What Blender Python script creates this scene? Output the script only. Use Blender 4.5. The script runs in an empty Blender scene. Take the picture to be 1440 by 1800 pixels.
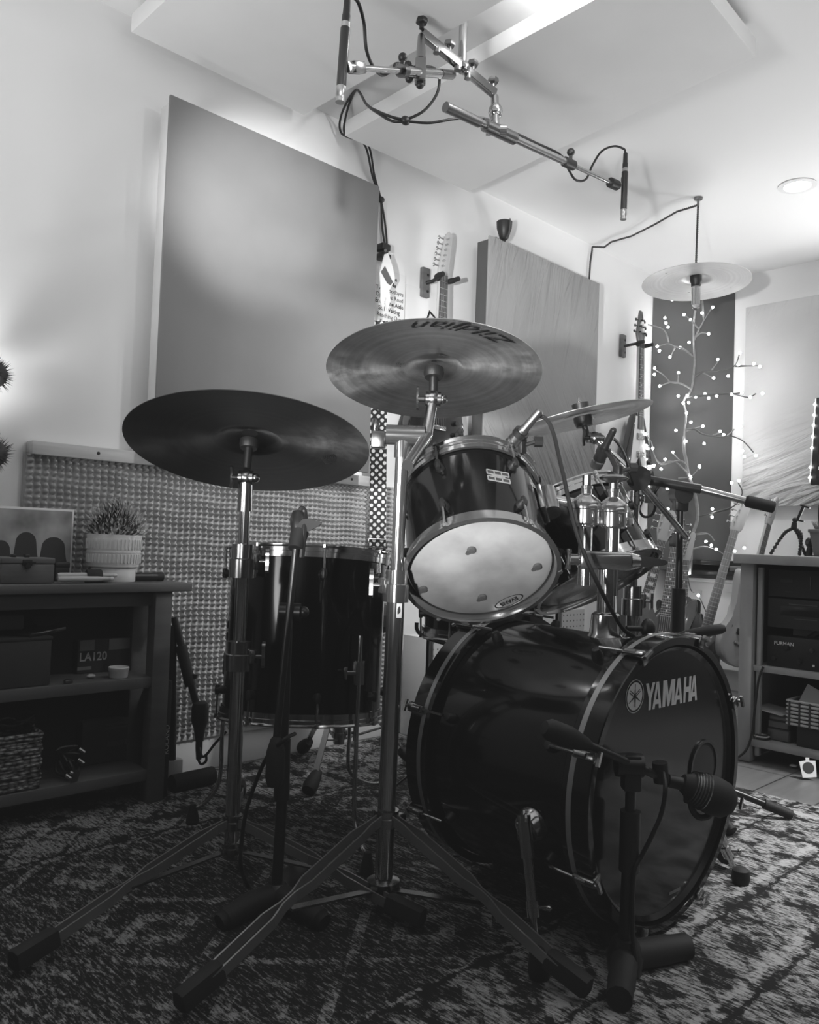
import bpy, bmesh, math, random
from mathutils import Vector as V, Matrix as Mx
random.seed(7)
PI = math.pi
scn = bpy.context.scene
COL = scn.collection
# ------------------------------------------------------------------ camera frame (photo 1440 x 1800, focal 1440 px)
F = 1440.0
CAM = V((0, 0, .77))
def _d(u, v): return V((u - 720, 900 - v, -F)).normalized()
_X = _d(2200, 1005); _Y = _d(-680, 902); _Y = (_Y - _X * _X.dot(_Y)).normalized(); _Z = _X.cross(_Y)
R3 = Mx((_X, _Y, _Z))
def ray(u, v): return R3 @ V(((u - 720) / F, (900 - v) / F, -1))
def onZ(u, v, z): r = ray(u, v); return CAM + r * ((z - CAM.z) / r.z)
def onY(u, v, y): r = ray(u, v); return CAM + r * (y / r.y)
def onX(u, v, x): r = ray(u, v); return CAM + r * (x / r.x)
def onS(u, v, s): r = ray(u, v); return CAM + r * (s / (r.x + r.y))     # plane X+Y = s, across the corner
def at(u, v, d): return CAM + ray(u, v) * d
cd = bpy.data.cameras.new('camera'); co = bpy.data.objects.new('camera', cd); COL.objects.link(co)
m4 = R3.to_4x4(); m4.translation = CAM; co.matrix_world = m4
cd.lens = 28.8; cd.sensor_width = 36; cd.clip_start = .02; scn.camera = co

# ------------------------------------------------------------------ materials
def lin(s): s /= 255.; return s / 12.92 if s <= .04045 else ((s + .055) / 1.055) ** 2.4
def mat(name, g, rough=.5, metal=0., noise=None, bump=None, coat=0., emit=None, spec=.5, alpha=None, stretch=None):
    m = bpy.data.materials.new(name); m.use_nodes = True; nt = m.node_tree; N = nt.nodes; L = nt.links
    b = N['Principled BSDF']; c = lin(g)
    b.inputs['Base Color'].default_value = (c, c, c, 1); b.inputs['Roughness'].default_value = rough
    b.inputs['Metallic'].default_value = metal; b.inputs['Specular IOR Level'].default_value = spec
    b.inputs['Coat Weight'].default_value = coat; b.inputs['Coat Roughness'].default_value = .04
    tc = N.new('ShaderNodeTexCoord'); mp = N.new('ShaderNodeMapping'); L.new(tc.outputs['Object'], mp.inputs[0])
    if stretch: mp.inputs['Scale'].default_value = stretch
    if noise:
        t = N.new('ShaderNodeTexNoise'); t.inputs['Scale'].default_value = noise[0]; t.inputs['Detail'].default_value = 5
        r = N.new('ShaderNodeMapRange'); r.inputs[1].default_value = .3; r.inputs[2].default_value = .7
        r.inputs[3].default_value = c * (1 - noise[1]); r.inputs[4].default_value = min(1, c * (1 + noise[1]))
        L.new(mp.outputs[0], t.inputs['Vector']); L.new(t.outputs[0], r.inputs[0]); L.new(r.outputs[0], b.inputs['Base Color'])
    if bump:
        t = N.new('ShaderNodeTexNoise'); t.inputs['Scale'].default_value = bump[0]; t.inputs['Detail'].default_value = 4
        bp = N.new('ShaderNodeBump'); bp.inputs['Strength'].default_value = bump[1]; bp.inputs['Distance'].default_value = bump[2] if len(bump) > 2 else .005
        L.new(mp.outputs[0], t.inputs['Vector']); L.new(t.outputs[0], bp.inputs['Height']); L.new(bp.outputs[0], b.inputs['Normal'])
    if emit:
        b.inputs['Emission Color'].default_value = (1, 1, 1, 1); b.inputs['Emission Strength'].default_value = emit
    if alpha: b.inputs['Transmission Weight'].default_value = alpha
    return m
class NB:                                                   # tiny node-building helper
    def __init__(s, name):
        s.m = bpy.data.materials.new(name); s.m.use_nodes = True; s.N = s.m.node_tree.nodes; s.L = s.m.node_tree.links; s.b = s.N['Principled BSDF']
    def n(s, t, ins=None, **kw):
        o = s.N.new('ShaderNode' + t)
        for k, v in kw.items(): setattr(o, k, v)
        for k, v in (ins or {}).items():
            if isinstance(v, bpy.types.NodeSocket): s.L.new(v, o.inputs[k])
            else: o.inputs[k].default_value = v
        return o.outputs
    def math(s, op, a, b=0., c=0.): return s.n('Math', {0: a, 1: b, 2: c}, operation=op)[0]
    def rng(s, x, a, b, c, d): return s.n('MapRange', {0: x, 1: a, 2: b, 3: c, 4: d})[0]
    def to(s, sock, v): s.L.new(v, s.b.inputs[sock])

M = {}
M['wall'] = mat('wall_paint', 232, .7, bump=(60, .05))
M['ceil'] = mat('ceiling_paint', 236, .8)
M['cloud'] = mat('cloud_fabric', 226, .9, bump=(300, .1, .002), noise=(3, .03))
M['trim'] = mat('white_trim', 228, .4)
M['canvas'] = mat('panel_canvas', 116, .85, noise=(2.5, .10), bump=(9, .12, .01))
M['canvas_edge'] = mat('panel_canvas_edge', 205, .85, noise=(6, .08))
M['trap'] = mat('dark_trap_fabric', 82, .9, noise=(3, .08))
M['edge_shade'] = mat('shade_painted_edge', 78, .8)  # panel side coloured dark to stand in for its shade
M['foam'] = mat('grey_foam', 176, .95, noise=(14, .12))
M['pine'] = mat('pale_pine', 196, .6, noise=(5, .14), stretch=(1.2, 8, 14))
M['shelfwood'] = mat('painted_shelf_wood', 92, .55, noise=(4, .14), stretch=(1, 6, 10))
M['rackwood'] = mat('pale_cabinet_wood', 158, .55, noise=(4, .16), stretch=(8, 2, 1))
M['dark'] = mat('dark_interior', 40, .8)
M['black'] = mat('black_plastic', 26, .45)
M['rubber'] = mat('black_rubber', 20, .7, bump=(90, .1, .002))
M['blackmetal'] = mat('black_powder_coat', 24, .35, spec=.6)
M['lacquer'] = mat('black_lacquer', 11, .14, coat=.22, spec=.3, noise=(3, .2))
M['hoopblack'] = mat('black_gloss_hoop', 7, .12, coat=.3, spec=.35)
M['unseen_dark'] = mat('darkened_unseen_wall', 70, .9, noise=(4, .1))  # dark tone added to the unseen walls to dim their reflection in the drums
M['chrome'] = mat('chrome', 182, .13, .92)
M['chrome2'] = mat('dull_chrome', 150, .24, 1.)
M['legsteel'] = mat('worn_chrome_strip', 150, .3, .65)
M['steel'] = mat('brushed_steel', 178, .3, 1.)
M['inlay'] = mat('pale_hoop_inlay', 170, .3, .4)
M['white'] = mat('white_print', 222, .5)
M['paper'] = mat('white_paper', 225, .7)
M['palecard'] = mat('pale_print_block', 128, .7)
M['print'] = mat('black_print', 16, .6)
M['rodgrey'] = mat('grey_metal', 120, .3, .9)
M['glass'] = mat('clear_glass', 235, .05, alpha=.9)
M['bulb'] = mat('glowing_bulb', 255, .3, emit=38)
M['downlight'] = mat('glowing_downlight', 255, .3, emit=14)
M['cable'] = mat('black_cable', 16, .5)
M['cord'] = mat('twisted_cord', 60, .8)
M['branch'] = mat('wrapped_branch', 130, .7, noise=(40, .2))
M['branchdark'] = mat('dark_twig', 80, .7)
M['maple'] = mat('maple_neck', 188, .4, noise=(5, .08))
M['rosewood'] = mat('dark_fretboard', 74, .5, noise=(20, .2))
M['midwood'] = mat('mid_brown_body', 66, .25, coat=.6, noise=(6, .15))
M['palebody'] = mat('pale_guitar_body', 176, .25, coat=.6)
M['darkbody'] = mat('dark_guitar_body', 30, .2, coat=.8)
M['pearl'] = mat('pearl_inlay', 225, .3)
M['cardboard'] = mat('dark_cardboard', 58, .8, noise=(10, .1))
M['boxwood'] = mat('aged_box_wood', 96, .6, noise=(9, .25), stretch=(1, 4, 4))
M['ceramic'] = mat('white_ceramic', 226, .35)
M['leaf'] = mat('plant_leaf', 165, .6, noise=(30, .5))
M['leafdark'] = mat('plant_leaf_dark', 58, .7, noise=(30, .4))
M['jute'] = mat('jute_weave', 122, .9, noise=(60, .5))
M['wicker'] = mat('pale_wicker', 190, .6, noise=(30, .1))
M['screen'] = mat('dark_screen', 30, .2)
M['head'] = None

def clear_head(name, lo, hi):                                # frosted drum head with worn smudges
    k = NB(name); tc = k.n('TexCoord')['Object']
    a = k.n('TexNoise', {'Vector': tc, 'Scale': 9., 'Detail': 6.})[0]
    k.to('Base Color', k.n('MapRange', {0: a, 1: .35, 2: .65, 3: lin(lo), 4: lin(hi)})[0])
    k.b.inputs['Roughness'].default_value = .22; k.b.inputs['Coat Weight'].default_value = .3
    return k.m
M['head'] = clear_head('frosted_drum_head', 138, 168)
M['headblack'] = mat('black_drum_head', 9, .16, coat=.1, spec=.3)

def cymbal_mat(name, g0, g1, rough, bl=.8, met=1.):                         # lathed bronze: fine rings + blotches, radius in attribute 'rad'
    k = NB(name); tc = k.n('TexCoord')['Object']
    rad = k.n('Attribute', attribute_name='rad')['Fac']
    wv = k.math('SINE', k.math('MULTIPLY', rad, 2600.))
    ns = k.n('TexNoise', {'Vector': tc, 'Scale': 14., 'Detail': 6., 'Roughness': .65})[0]
    ring = k.n('TexNoise', {'Scale': 90., 'Detail': 2., 'W': rad}, noise_dimensions='1D')[0]
    mixv = k.math('ADD', k.math('ADD', k.math('MULTIPLY', ns, bl), .4-bl/2), k.math('MULTIPLY', ring, .25))
    k.to('Base Color', k.rng(mixv, .3, .75, lin(g0), lin(g1)))
    k.b.inputs['Metallic'].default_value = met
    k.to('Roughness', k.rng(ns, .3, .7, rough - .08, rough + .1))
    k.b.inputs['Anisotropic'].default_value = .75; k.to('Tangent', k.n('Tangent', direction_type='RADIAL', axis='Z')[0])
    bp = k.n('Bump', {'Height': wv, 'Strength': .12, 'Distance': .0006}); k.to('Normal', bp[0])
    return k.m
M['cym'] = cymbal_mat('bronze_cymbal', 150, 222, .34, .6)
M['cymdark'] = cymbal_mat('dark_bronze_cymbal', 84, 112, .42)
M['cymlight'] = cymbal_mat('bright_bronze_cymbal', 180, 225, .34, .35, .7)

def wrinkle_mat(name, g, rot, axis, tp, bt):                         # draped fabric with slanting creases
    k = NB(name); tc = k.n('TexCoord')['Object']; s = k.n('SeparateXYZ', {0: tc}); h = s[2]; x = s[axis]
    def lay(r, sc, st, d):
        q = k.math('ADD', k.math('MULTIPLY', x, math.cos(r)), k.math('MULTIPLY', h, math.sin(r))); p = k.math('SUBTRACT', k.math('MULTIPLY', h, math.cos(r)), k.math('MULTIPLY', x, math.sin(r)))
        v = k.n('CombineXYZ', {0: k.math('MULTIPLY', q, sc), 1: k.math('MULTIPLY', p, st), 2: d})[0]
        return k.n('TexNoise', {'Vector': v, 'Scale': 1., 'Detail': 3., 'Distortion': .8})[0]
    t = k.n('TexNoise', {'Vector': tc, 'Scale': 3., 'Detail': 1.})[0]
    a1, a2 = lay(rot, 15, 2.4, 0.), lay(rot+.9, 20, 3, 3.)
    top = k.rng(h, *tp); bot = k.rng(h, *bt)
    hh = k.math('ADD', k.math('MULTIPLY', a1, top), k.math('MULTIPLY', a2, bot))
    bp = k.n('Bump', {'Height': hh, 'Strength': 1., 'Distance': .042}); k.to('Normal', bp[0])
    k.to('Base Color', k.rng(t, .3, .7, lin(g - 8), lin(g + 8))); k.b.inputs['Roughness'].default_value = .9
    return k.m
M['wrinkle'] = wrinkle_mat('wrinkled_fabric', 146, -.25, 0, (.70, 1.2, .08, 1.), (.70, .2, .05, .9))
M['wrinkle2'] = wrinkle_mat('pale_wrinkled_fabric', 190, .3, 1, (.95, 1.12, .04, .3), (.5, .05, .05, 1.))

def floor_mat():
    k = NB('wood_floor'); tc = k.n('TexCoord')['Object']
    mp = k.n('Mapping', {'Vector': tc, 'Rotation': (0, 0, 0), 'Scale': (1, 1, 1)})[0]
    br = k.n('TexBrick', {'Vector': mp, 'Color1': (.10, .10, .10, 1), 'Color2': (.17, .17, .17, 1), 'Mortar': (.03, .03, .03, 1), 'Scale': 1.,
        'Mortar Size': .003, 'Brick Width': 1.2, 'Row Height': .19})[0]
    g = k.n('TexNoise', {'Vector': k.n('Mapping', {'Vector': tc, 'Scale': (3, 40, 3)})[0], 'Scale': 1., 'Detail': 5.})[0]
    mix = k.n('Mix', {6: br, 7: k.n('CombineColor', {0: g, 1: g, 2: g})[0], 0: .35}, data_type='RGBA', blend_type='OVERLAY')
    k.L.new(mix[2], k.b.inputs['Base Color']); k.b.inputs['Roughness'].default_value = .4
    return k.m
M['floor'] = floor_mat()

def rug_mat():                                               # distressed oriental rug: pale worn border, dark field, lines along the room axes
    k = NB('worn_patterned_rug'); tc = k.n('TexCoord')['Object']
    xyz = k.n('SeparateXYZ', {0: tc}); x, y = xyz[0], xyz[1]
    mul, add, sub = (lambda p, q: k.math('MULTIPLY', p, q)), (lambda p, q: k.math('ADD', p, q)), (lambda p, q: k.math('SUBTRACT', p, q))
    def noise(sx, sy, det, ro=.6): return k.n('TexNoise', {'Vector': k.n('Mapping', {'Vector': tc, 'Scale': (sx, sy, 1)})[0], 'Scale': 1., 'Detail': det, 'Roughness': ro})[0]
    wob = mul(sub(noise(30, 30, 3.), .5), .045); X, Y = add(x, wob), add(y, wob)
    def tri(v, p): return k.math('PINGPONG', add(v, 50.), p)
    def line(v, pos, hw): return k.n('MapRange', {0: k.math('ABSOLUTE', sub(v, pos)), 1: hw, 2: hw*.4, 3: 0., 4: 1.})[0]
    def mx(*l):
        r = l[0]
        for q in l[1:]: r = k.math('MAXIMUM', r, q)
        return r
    st, fi, blot, big = noise(165, 32, 4., .68), noise(380, 110, 2.), noise(13, 11, 3.), noise(2.6, 2.6, 2.)
    q = add(mul(st, .72), mul(fi, .28))
    # border: dark broken motifs between dark guard lines
    mot = k.n('MapRange', {0: blot, 1: .50, 2: .60, 3: 0., 4: 1.})[0]
    zig = k.math('LESS_THAN', k.math('ABSOLUTE', sub(add(tri(X, .075), tri(Y, .06)), .055)), .010)
    lines = mx(*[line(Y, p, .0075) for p in (.78, .60, .40, .985, 1.95)], *[line(X, p, .008) for p in (2.10, 2.34, 2.52, 2.62)])
    pale = mx(line(Y, .81, .014), line(Y, .63, .012), line(X, 2.57, .02), line(Y, 1.02, .012))
    qb = add(sub(sub(add(q, .022), mul(mot, .13)), mul(lines, .12)), mul(pale, .07)); qb = sub(qb, mul(zig, .06))
    # field: dark ground, pale stepped outlines and hatched patches
    dm = add(mul(tri(X, .20), 1.), mul(tri(Y, .165), 1.15))
    d1 = k.math('LESS_THAN', k.math('ABSOLUTE', sub(dm, .19)), .016); d2 = k.math('LESS_THAN', k.math('ABSOLUTE', sub(dm, .07)), .022)
    hat = k.math('GREATER_THAN', k.math('SINE', mul(add(X, mul(Y, .2)), 130.)), .1)
    hz = k.n('MapRange', {0: big, 1: .48, 2: .56, 3: 0., 4: 1.})[0]
    patt = mx(mul(d1, .8), mul(d2, .9), mul(mul(hat, hz), .75))
    qf = add(sub(q, .085), mul(mul(patt, k.n('MapRange', {0: blot, 1: .40, 2: .58, 3: .15, 4: 1.})[0]), .115)); qf = sub(qf, mul(lines, .08))
    inf = mul(mul(k.math('GREATER_THAN', Y, 1.0), k.math('LESS_THAN', Y, 1.93)), k.math('LESS_THAN', X, 2.08))
    qq = add(mul(inf, qf), mul(sub(1., inf), qb)); qq = add(qq, mul(sub(big, .5), .10))
    k.to('Base Color', k.n('MapRange', {0: qq, 1: .415, 2: .605, 3: .017, 4: .36}, interpolation_type='SMOOTHSTEP')[0])
    k.b.inputs['Roughness'].default_value = .95; k.b.inputs['Specular IOR Level'].default_value = .1
    bp = k.n('Bump', {'Height': q, 'Strength': .5, 'Distance': .004}); k.to('Normal', bp[0])
    return k.m
M['rug'] = rug_mat()
def dots_mat():                                              # polka dots by object coords (x across, z along)
    k = NB('polka_dot_strap'); tc = k.n('TexCoord')['Object']; s = k.n('SeparateXYZ', {0: tc})
    p = .0150
    def cell(ox, oz):
        a = k.math('SUBTRACT', k.math('PINGPONG', k.math('ADD', k.math('MULTIPLY', k.math('SUBTRACT', s[0], s[1]), .7071), 9 + ox), p), 0); c = k.math('PINGPONG', k.math('ADD', s[2], 9 + oz), p)
        return k.math('LESS_THAN', k.math('ADD', k.math('MULTIPLY', a, a), k.math('MULTIPLY', c, c)), .0070 ** 2)
    d = k.math('MAXIMUM', cell(0, 0), cell(p, p))
    k.to('Base Color', k.rng(d, 0, 1, .012, .75)); k.b.inputs['Roughness'].default_value = .6
    return k.m
M['dots'] = dots_mat()
def weave_mat():
    k = NB('woven_strands'); tc = k.n('TexCoord')['Object']
    a = k.n('TexVoronoi', {'Vector': k.n('Mapping', {'Vector': tc, 'Scale': (70, 70, 120)})[0], 'Scale': 1.})[0]
    k.to('Base Color', k.rng(a, 0., .8, lin(190), lin(30))); k.b.inputs['Roughness'].default_value = .8
    bp = k.n('Bump', {'Height': a, 'Strength': 1., 'Distance': -.01}); k.to('Normal', bp[0]); return k.m
M['jute'] = weave_mat()
def peg_mat():
    k = NB('perforated_board'); tc = k.n('TexCoord')['Object']; s = k.n('SeparateXYZ', {0: tc}); p = .0125
    a = k.math('PINGPONG', k.math('ADD', k.math('ADD', s[0], s[1]), 9), p); c = k.math('PINGPONG', k.math('ADD', s[2], 9), p)
    d = k.math('LESS_THAN', k.math('ADD', k.math('MULTIPLY', a, a), k.math('MULTIPLY', c, c)), .0034 ** 2)
    k.to('Base Color', k.rng(d, 0, 1, lin(178), lin(40))); k.b.inputs['Roughness'].default_value = .6; return k.m
M['peg'] = peg_mat()

# ------------------------------------------------------------------ geometry helpers
def fr(o, z, x=None):                                        # frame with its z axis along z
    z = V(z).normalized(); x = V(x) if x is not None else (V((1, 0, 0)) if abs(z.x) < .9 else V((0, 1, 0)))
    x = (x - z * z.dot(x)).normalized(); y = z.cross(x)
    m = Mx((x, y, z)).transposed().to_4x4(); m.translation = V(o); return m
class MB:
    def __init__(s, Mt=None): s.bm = bmesh.new(); s.M = Mt or Mx(); s.rad = None; s.mi = 0; s.m2 = None
    def add(s, vs, fs, Mt=None):
        T = s.M @ Mt if Mt is not None else s.M
        b = [s.bm.verts.new(T @ V(v)) for v in vs]
        for f in fs:
            try: s.bm.faces.new([b[i] for i in f]).material_index = s.mi
            except ValueError: pass
        return b
    def bx(s, x0, x1, y0, y1, z0, z1, bev=0., Mt=None):
        n0 = len(s.bm.verts)
        b = s.add([(x, y, z) for z in (z0, z1) for y in (y0, y1) for x in (x0, x1)], [(0, 2, 3, 1), (4, 5, 7, 6), (0, 1, 5, 4), (2, 6, 7, 3), (0, 4, 6, 2), (1, 3, 7, 5)], Mt)
        if bev:
            es = set(e for v in b for e in v.link_edges)
            bmesh.ops.bevel(s.bm, geom=list(es), offset=bev, segments=2, affect='EDGES', profile=.5)
        return s
    def box(s, c, d, bev=0., Mt=None): return s.bx(c[0]-d[0]/2, c[0]+d[0]/2, c[1]-d[1]/2, c[1]+d[1]/2, c[2]-d[2]/2, c[2]+d[2]/2, bev, Mt)
    def bar(s, p0, p1, w, t, up=(0, 0, 1), bev=0.):           # box beam from p0 to p1, w across, t along up
        p0, p1 = V(p0), V(p1); d = p1 - p0; m = fr(p0, d, V(up).cross(d)); return s.bx(-w/2, w/2, -t/2, t/2, 0, d.length, bev, m)
    def cyl(s, p0, p1, r, r2=None, n=16, cap=True):
        p0, p1 = V(p0), V(p1); r2 = r if r2 is None else r2
        return s.lathe([(r, 0), (r2, (p1-p0).length)], fr(p0, p1-p0), n, cap)
    def lathe(s, prof, Mt=None, n=32, cap=True):
        vs, fs = [], []; k = len(prof)
        for i in range(n):
            a = 2*PI*i/n; c, q = math.cos(a), math.sin(a)
            vs += [(r*c, r*q, z) for r, z in prof]
        for i in range(n):
            j = (i+1) % n
            for t in range(k-1): fs.append((i*k+t, j*k+t, j*k+t+1, i*k+t+1))
        if cap:
            if prof[0][0] > 1e-5: fs.append(tuple(i*k for i in reversed(range(n))))
            if prof[-1][0] > 1e-5: fs.append(tuple(i*k+k-1 for i in range(n)))
        b = s.add(vs, fs, Mt)
        if s.rad is not None: s.rad += [r for _ in range(n) for r, z in prof]
        return s
    def ring(s, prof, Mt=None, n=48):                         # lathe of a closed profile
        return s.lathe(list(prof) + [prof[0]], Mt, n, False)
    def tube(s, pts, r, n=8, cap=True, smooth=0):
        pts = [V(p) for p in pts]
        if smooth: pts = spline(pts, smooth)
        rs = r if isinstance(r, (list, tuple)) else [r]*len(pts)
        if len(rs) != len(pts): rs = [rs[min(len(rs)-1, int(i*(len(rs)-1)/(len(pts)-1)+.5))] for i in range(len(pts))]
        vs, fs = [], []; t0 = (pts[1]-pts[0]).normalized(); x = t0.orthogonal().normalized()
        for i, p in enumerate(pts):
            t = (pts[min(i+1, len(pts)-1)] - pts[max(i-1, 0)])
            t = t.normalized() if t.length > 1e-9 else t0
            x = (x - t*t.dot(x)); x = x.normalized() if x.length > 1e-6 else t.orthogonal().normalized(); y = t.cross(x)
            vs += [p + (x*math.cos(2*PI*j/n) + y*math.sin(2*PI*j/n))*rs[i] for j in range(n)]
        for i in range(len(pts)-1):
            for j in range(n): q = (j+1) % n; fs.append((i*n+j, i*n+q, (i+1)*n+q, (i+1)*n+j))
        if cap: fs += [tuple(reversed(range(n))), tuple((len(pts)-1)*n+j for j in range(n))]
        s.add(vs, fs); return s
    def prism(s, out, t, Mt=None, z0=0., bev=0.):             # outline in xy, extruded z0..z0+t
        n = len(out); vs = [(x, y, z0) for x, y in out] + [(x, y, z0+t) for x, y in out]
        n0 = len(s.bm.faces)
        b = s.add(vs, [tuple(reversed(range(n))), tuple(range(n, 2*n))] + [(i, (i+1) % n, n+(i+1) % n, n+i) for i in range(n)], Mt)
        if bev:
            s.bm.edges.ensure_lookup_table(); sb = set(b[:n]); st = set(b[n:])
            es = [e for v in b for e in v.link_edges if (e.verts[0] in sb and e.verts[1] in sb) or (e.verts[0] in st and e.verts[1] in st)]
            bmesh.ops.bevel(s.bm, geom=list(set(es)), offset=bev, segments=2, affect='EDGES', profile=.5)
        return s
    def ball(s, c, r, sc=(1, 1, 1), n=12, k=8):
        pr = [(r*math.sin(PI*i/k), -r*math.cos(PI*i/k)) for i in range(k+1)]; pr[0] = (0, -r); pr[-1] = (0, r)
        m = Mx.Translation(V(c)) @ Mx.Diagonal((sc[0], sc[1], sc[2], 1)); return s.lathe(pr, m, n, False)
    def build(s, name, m, parent=None, loc=None, sharp=38, fix=True):
        bm = s.bm
        if fix:
            bmesh.ops.remove_doubles(bm, verts=bm.verts, dist=1e-6) if s.rad is None else None
            bmesh.ops.recalc_face_normals(bm, faces=bm.faces)
        base = V((0, 0, 0)); p = parent
        while p is not None: base += p.location; p = p.parent
        if parent is None and loc is None and len(bm.verts):
            zs = min(v.co.z for v in bm.verts); xs = [v.co.x for v in bm.verts]; ys = [v.co.y for v in bm.verts]
            loc = V(((min(xs)+max(xs))/2, (min(ys)+max(ys))/2, zs))
        loc = V(loc) if loc is not None else V((0, 0, 0))
        bmesh.ops.translate(bm, verts=bm.verts, vec=-(base+loc))
        for f in bm.faces: f.smooth = True
        ca = math.radians(sharp)
        for e in bm.edges:
            if len(e.link_faces) == 2 and e.calc_face_angle(0) > ca: e.smooth = False
        me = bpy.data.meshes.new(name); bm.to_mesh(me); bm.free()
        if s.rad is not None:
            at_ = me.attributes.new('rad', 'FLOAT', 'POINT'); at_.data.foreach_set('value', s.rad)
        me.materials.append(m)
        if s.m2: me.materials.append(s.m2)
        o = bpy.data.objects.new(name, me); COL.objects.link(o); o.location = loc
        if parent is not None: o.parent = parent
        return o
def spline(pts, k):
    out = []; n = len(pts)
    for i in range(n-1):
        p0, p1, p2, p3 = pts[max(i-1, 0)], pts[i], pts[i+1], pts[min(i+2, n-1)]
        for j in range(k):
            t = j/k; out.append(.5*((2*p1) + (p2-p0)*t + (2*p0-5*p1+4*p2-p3)*t*t + (3*p1-p0-3*p2+p3)*t**3))
    return out + [pts[-1]]
def smooth2(out, k=4):                                       # closed Catmull-Rom in 2D
    n = len(out); P = [V((x, y, 0)) for x, y in out]; r = []
    for i in range(n):
        p0, p1, p2, p3 = P[i-1], P[i], P[(i+1) % n], P[(i+2) % n]
        for j in range(k):
            t = j/k; q = .5*((2*p1) + (p2-p0)*t + (2*p0-5*p1+4*p2-p3)*t*t + (3*p1-p0-3*p2+p3)*t**3); r.append((q.x, q.y))
    return r
def tag(o, label=None, cat=None, group=None, kind=None):
    if label: o['label'] = label
    if cat: o['category'] = cat
    if group: o['group'] = group
    if kind: o['kind'] = kind
    return o
def thing(name, label, cat, loc, group=None):
    o = bpy.data.objects.new(name, None); COL.objects.link(o); o.location = V(loc); o.empty_display_size = .05
    return tag(o, label, cat, group)
def struct(o): o['kind'] = 'structure'; return o
def copy_tree(o, parent=None, loc=None):
    c = o.copy(); COL.objects.link(c)
    if parent is not None: c.parent = parent
    if loc is not None: c.location = V(loc)
    for ch in list(o.children): copy_tree(ch, c)
    return c
def text(name, body, size, Mt, m, parent, ext=.0004, xs=1., shear=0., off=0., align='CENTER', curve=None):
    cu = bpy.data.curves.new(name, 'FONT'); cu.body = body; cu.size = size; cu.extrude = ext; cu.shear = shear; cu.offset = off
    cu.align_x = align; cu.align_y = 'CENTER'; cu.resolution_u = 3
    to = bpy.data.objects.new(name, cu); COL.objects.link(to)
    dg = bpy.context.evaluated_depsgraph_get(); me = bpy.data.meshes.new_from_object(to.evaluated_get(dg))
    bm = bmesh.new(); bm.from_mesh(me); bpy.data.objects.remove(to); bpy.data.curves.remove(cu); bpy.data.meshes.remove(me)
    for v in bm.verts:
        c = v.co; c.x *= xs
        v.co = Mt @ (V(curve(c.x, c.y, c.z)) if curve else c)
    b = MB(); b.bm.free(); b.bm = bm
    return b.build(name, m, parent, fix=False)
# ================================================================== the setting
YW, XF, ZC = 2.43, 4.6, 2.37
XL, YB = -1.7, -2.4
o = MB().bx(XL, XF, YB, YW, -.06, -.006).build('floor', M['floor'], loc=(0, 0, 0)); struct(o)
struct(MB().bx(XL-.1, XF+.1, YB-.1, YW+.1, ZC, ZC+.1).build('ceiling', M['ceil']))
struct(MB().bx(XL-.1, XF+.1, YW, YW+.1, -.06, ZC).build('wall_back', M['wall']))
struct(MB().bx(XF, XF+.1, YB-.1, YW, -.06, ZC).build('wall_right', M['wall']))
struct(MB().bx(XL-.1, XL, YB-.1, YW, -.06, ZC).build('wall_left', M['unseen_dark']))
struct(MB().bx(XL, XF, YB-.1, YB, -.06, ZC).build('wall_front', M['unseen_dark']))
b = MB(); b.bx(XL, XF, YW-.018, YW, -.006, .10, .003); b.bx(XL, XF, YW-.026, YW, .10, .118, .004); struct(b.build('baseboard_back', M['trim']))
b = MB(); b.bx(XF-.018, XF, YB, YW-.03, -.006, .10, .003); b.bx(XF-.026, XF, YB, YW-.03, .10, .118, .004); struct(b.build('baseboard_right', M['trim']))
# rug
b = MB(); b.bx(-1.4, 2.69, -1.6, 2.372, -.006, .004)
tag(b.build('rug', M['rug'], loc=(0, 0, 0)), 'large worn oriental rug with faded pattern under the drum kit', 'rug')

# ceiling acoustic clouds: slabs hung a little below the ceiling
def cloud(x0, x1, y0, y1, z, label, pts=None):
    t = thing('ceiling_acoustic_panel', label, 'acoustic panel', ((x0+x1)/2, (y0+y1)/2, z), 'ceiling acoustic panels')
    b = MB(); b.prism(pts or [(x0, y0), (x1, y0), (x1, y1), (x0, y1)], .06, None, z, .004); b.build('fabric_slab', M['cloud'], t)
    for x in (x0+.12, x1-.12):
        for y in (y0+.15, y1-.15): MB().cyl((x, y, z+.058), (x, y, ZC), .006, n=8).build('hanger', M['chrome2'], t)
    return t
cloud(1.05, 1.70, 1.14, 2.365, 2.28, 'white ceiling acoustic panel nearest the left, above the large grey wall panel')
cloud(1.90, 2.55, 1.06, 2.365, 2.28, 'white ceiling acoustic panel behind the overhead microphone bar, dark end toward the camera', [(1.86, 1.02), (2.42, 1.05), (2.565, 2.345), (1.895, 2.37)])

# recessed downlight
p = onZ(1402, 326, ZC)
t = thing('ceiling_downlight', 'round glowing recessed light in the ceiling at upper right', 'ceiling light', (p.x, p.y, ZC))
MB().ring([(.055, 0), (.075, 0), (.078, -.004), (.055, -.006)], Mx.Translation(p)).build('trim_ring', M['trim'], t)
MB().lathe([(0, -.003), (.054, -.002)], Mx.Translation(p), 32, False).build('diffuser', M['downlight'], t)

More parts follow.
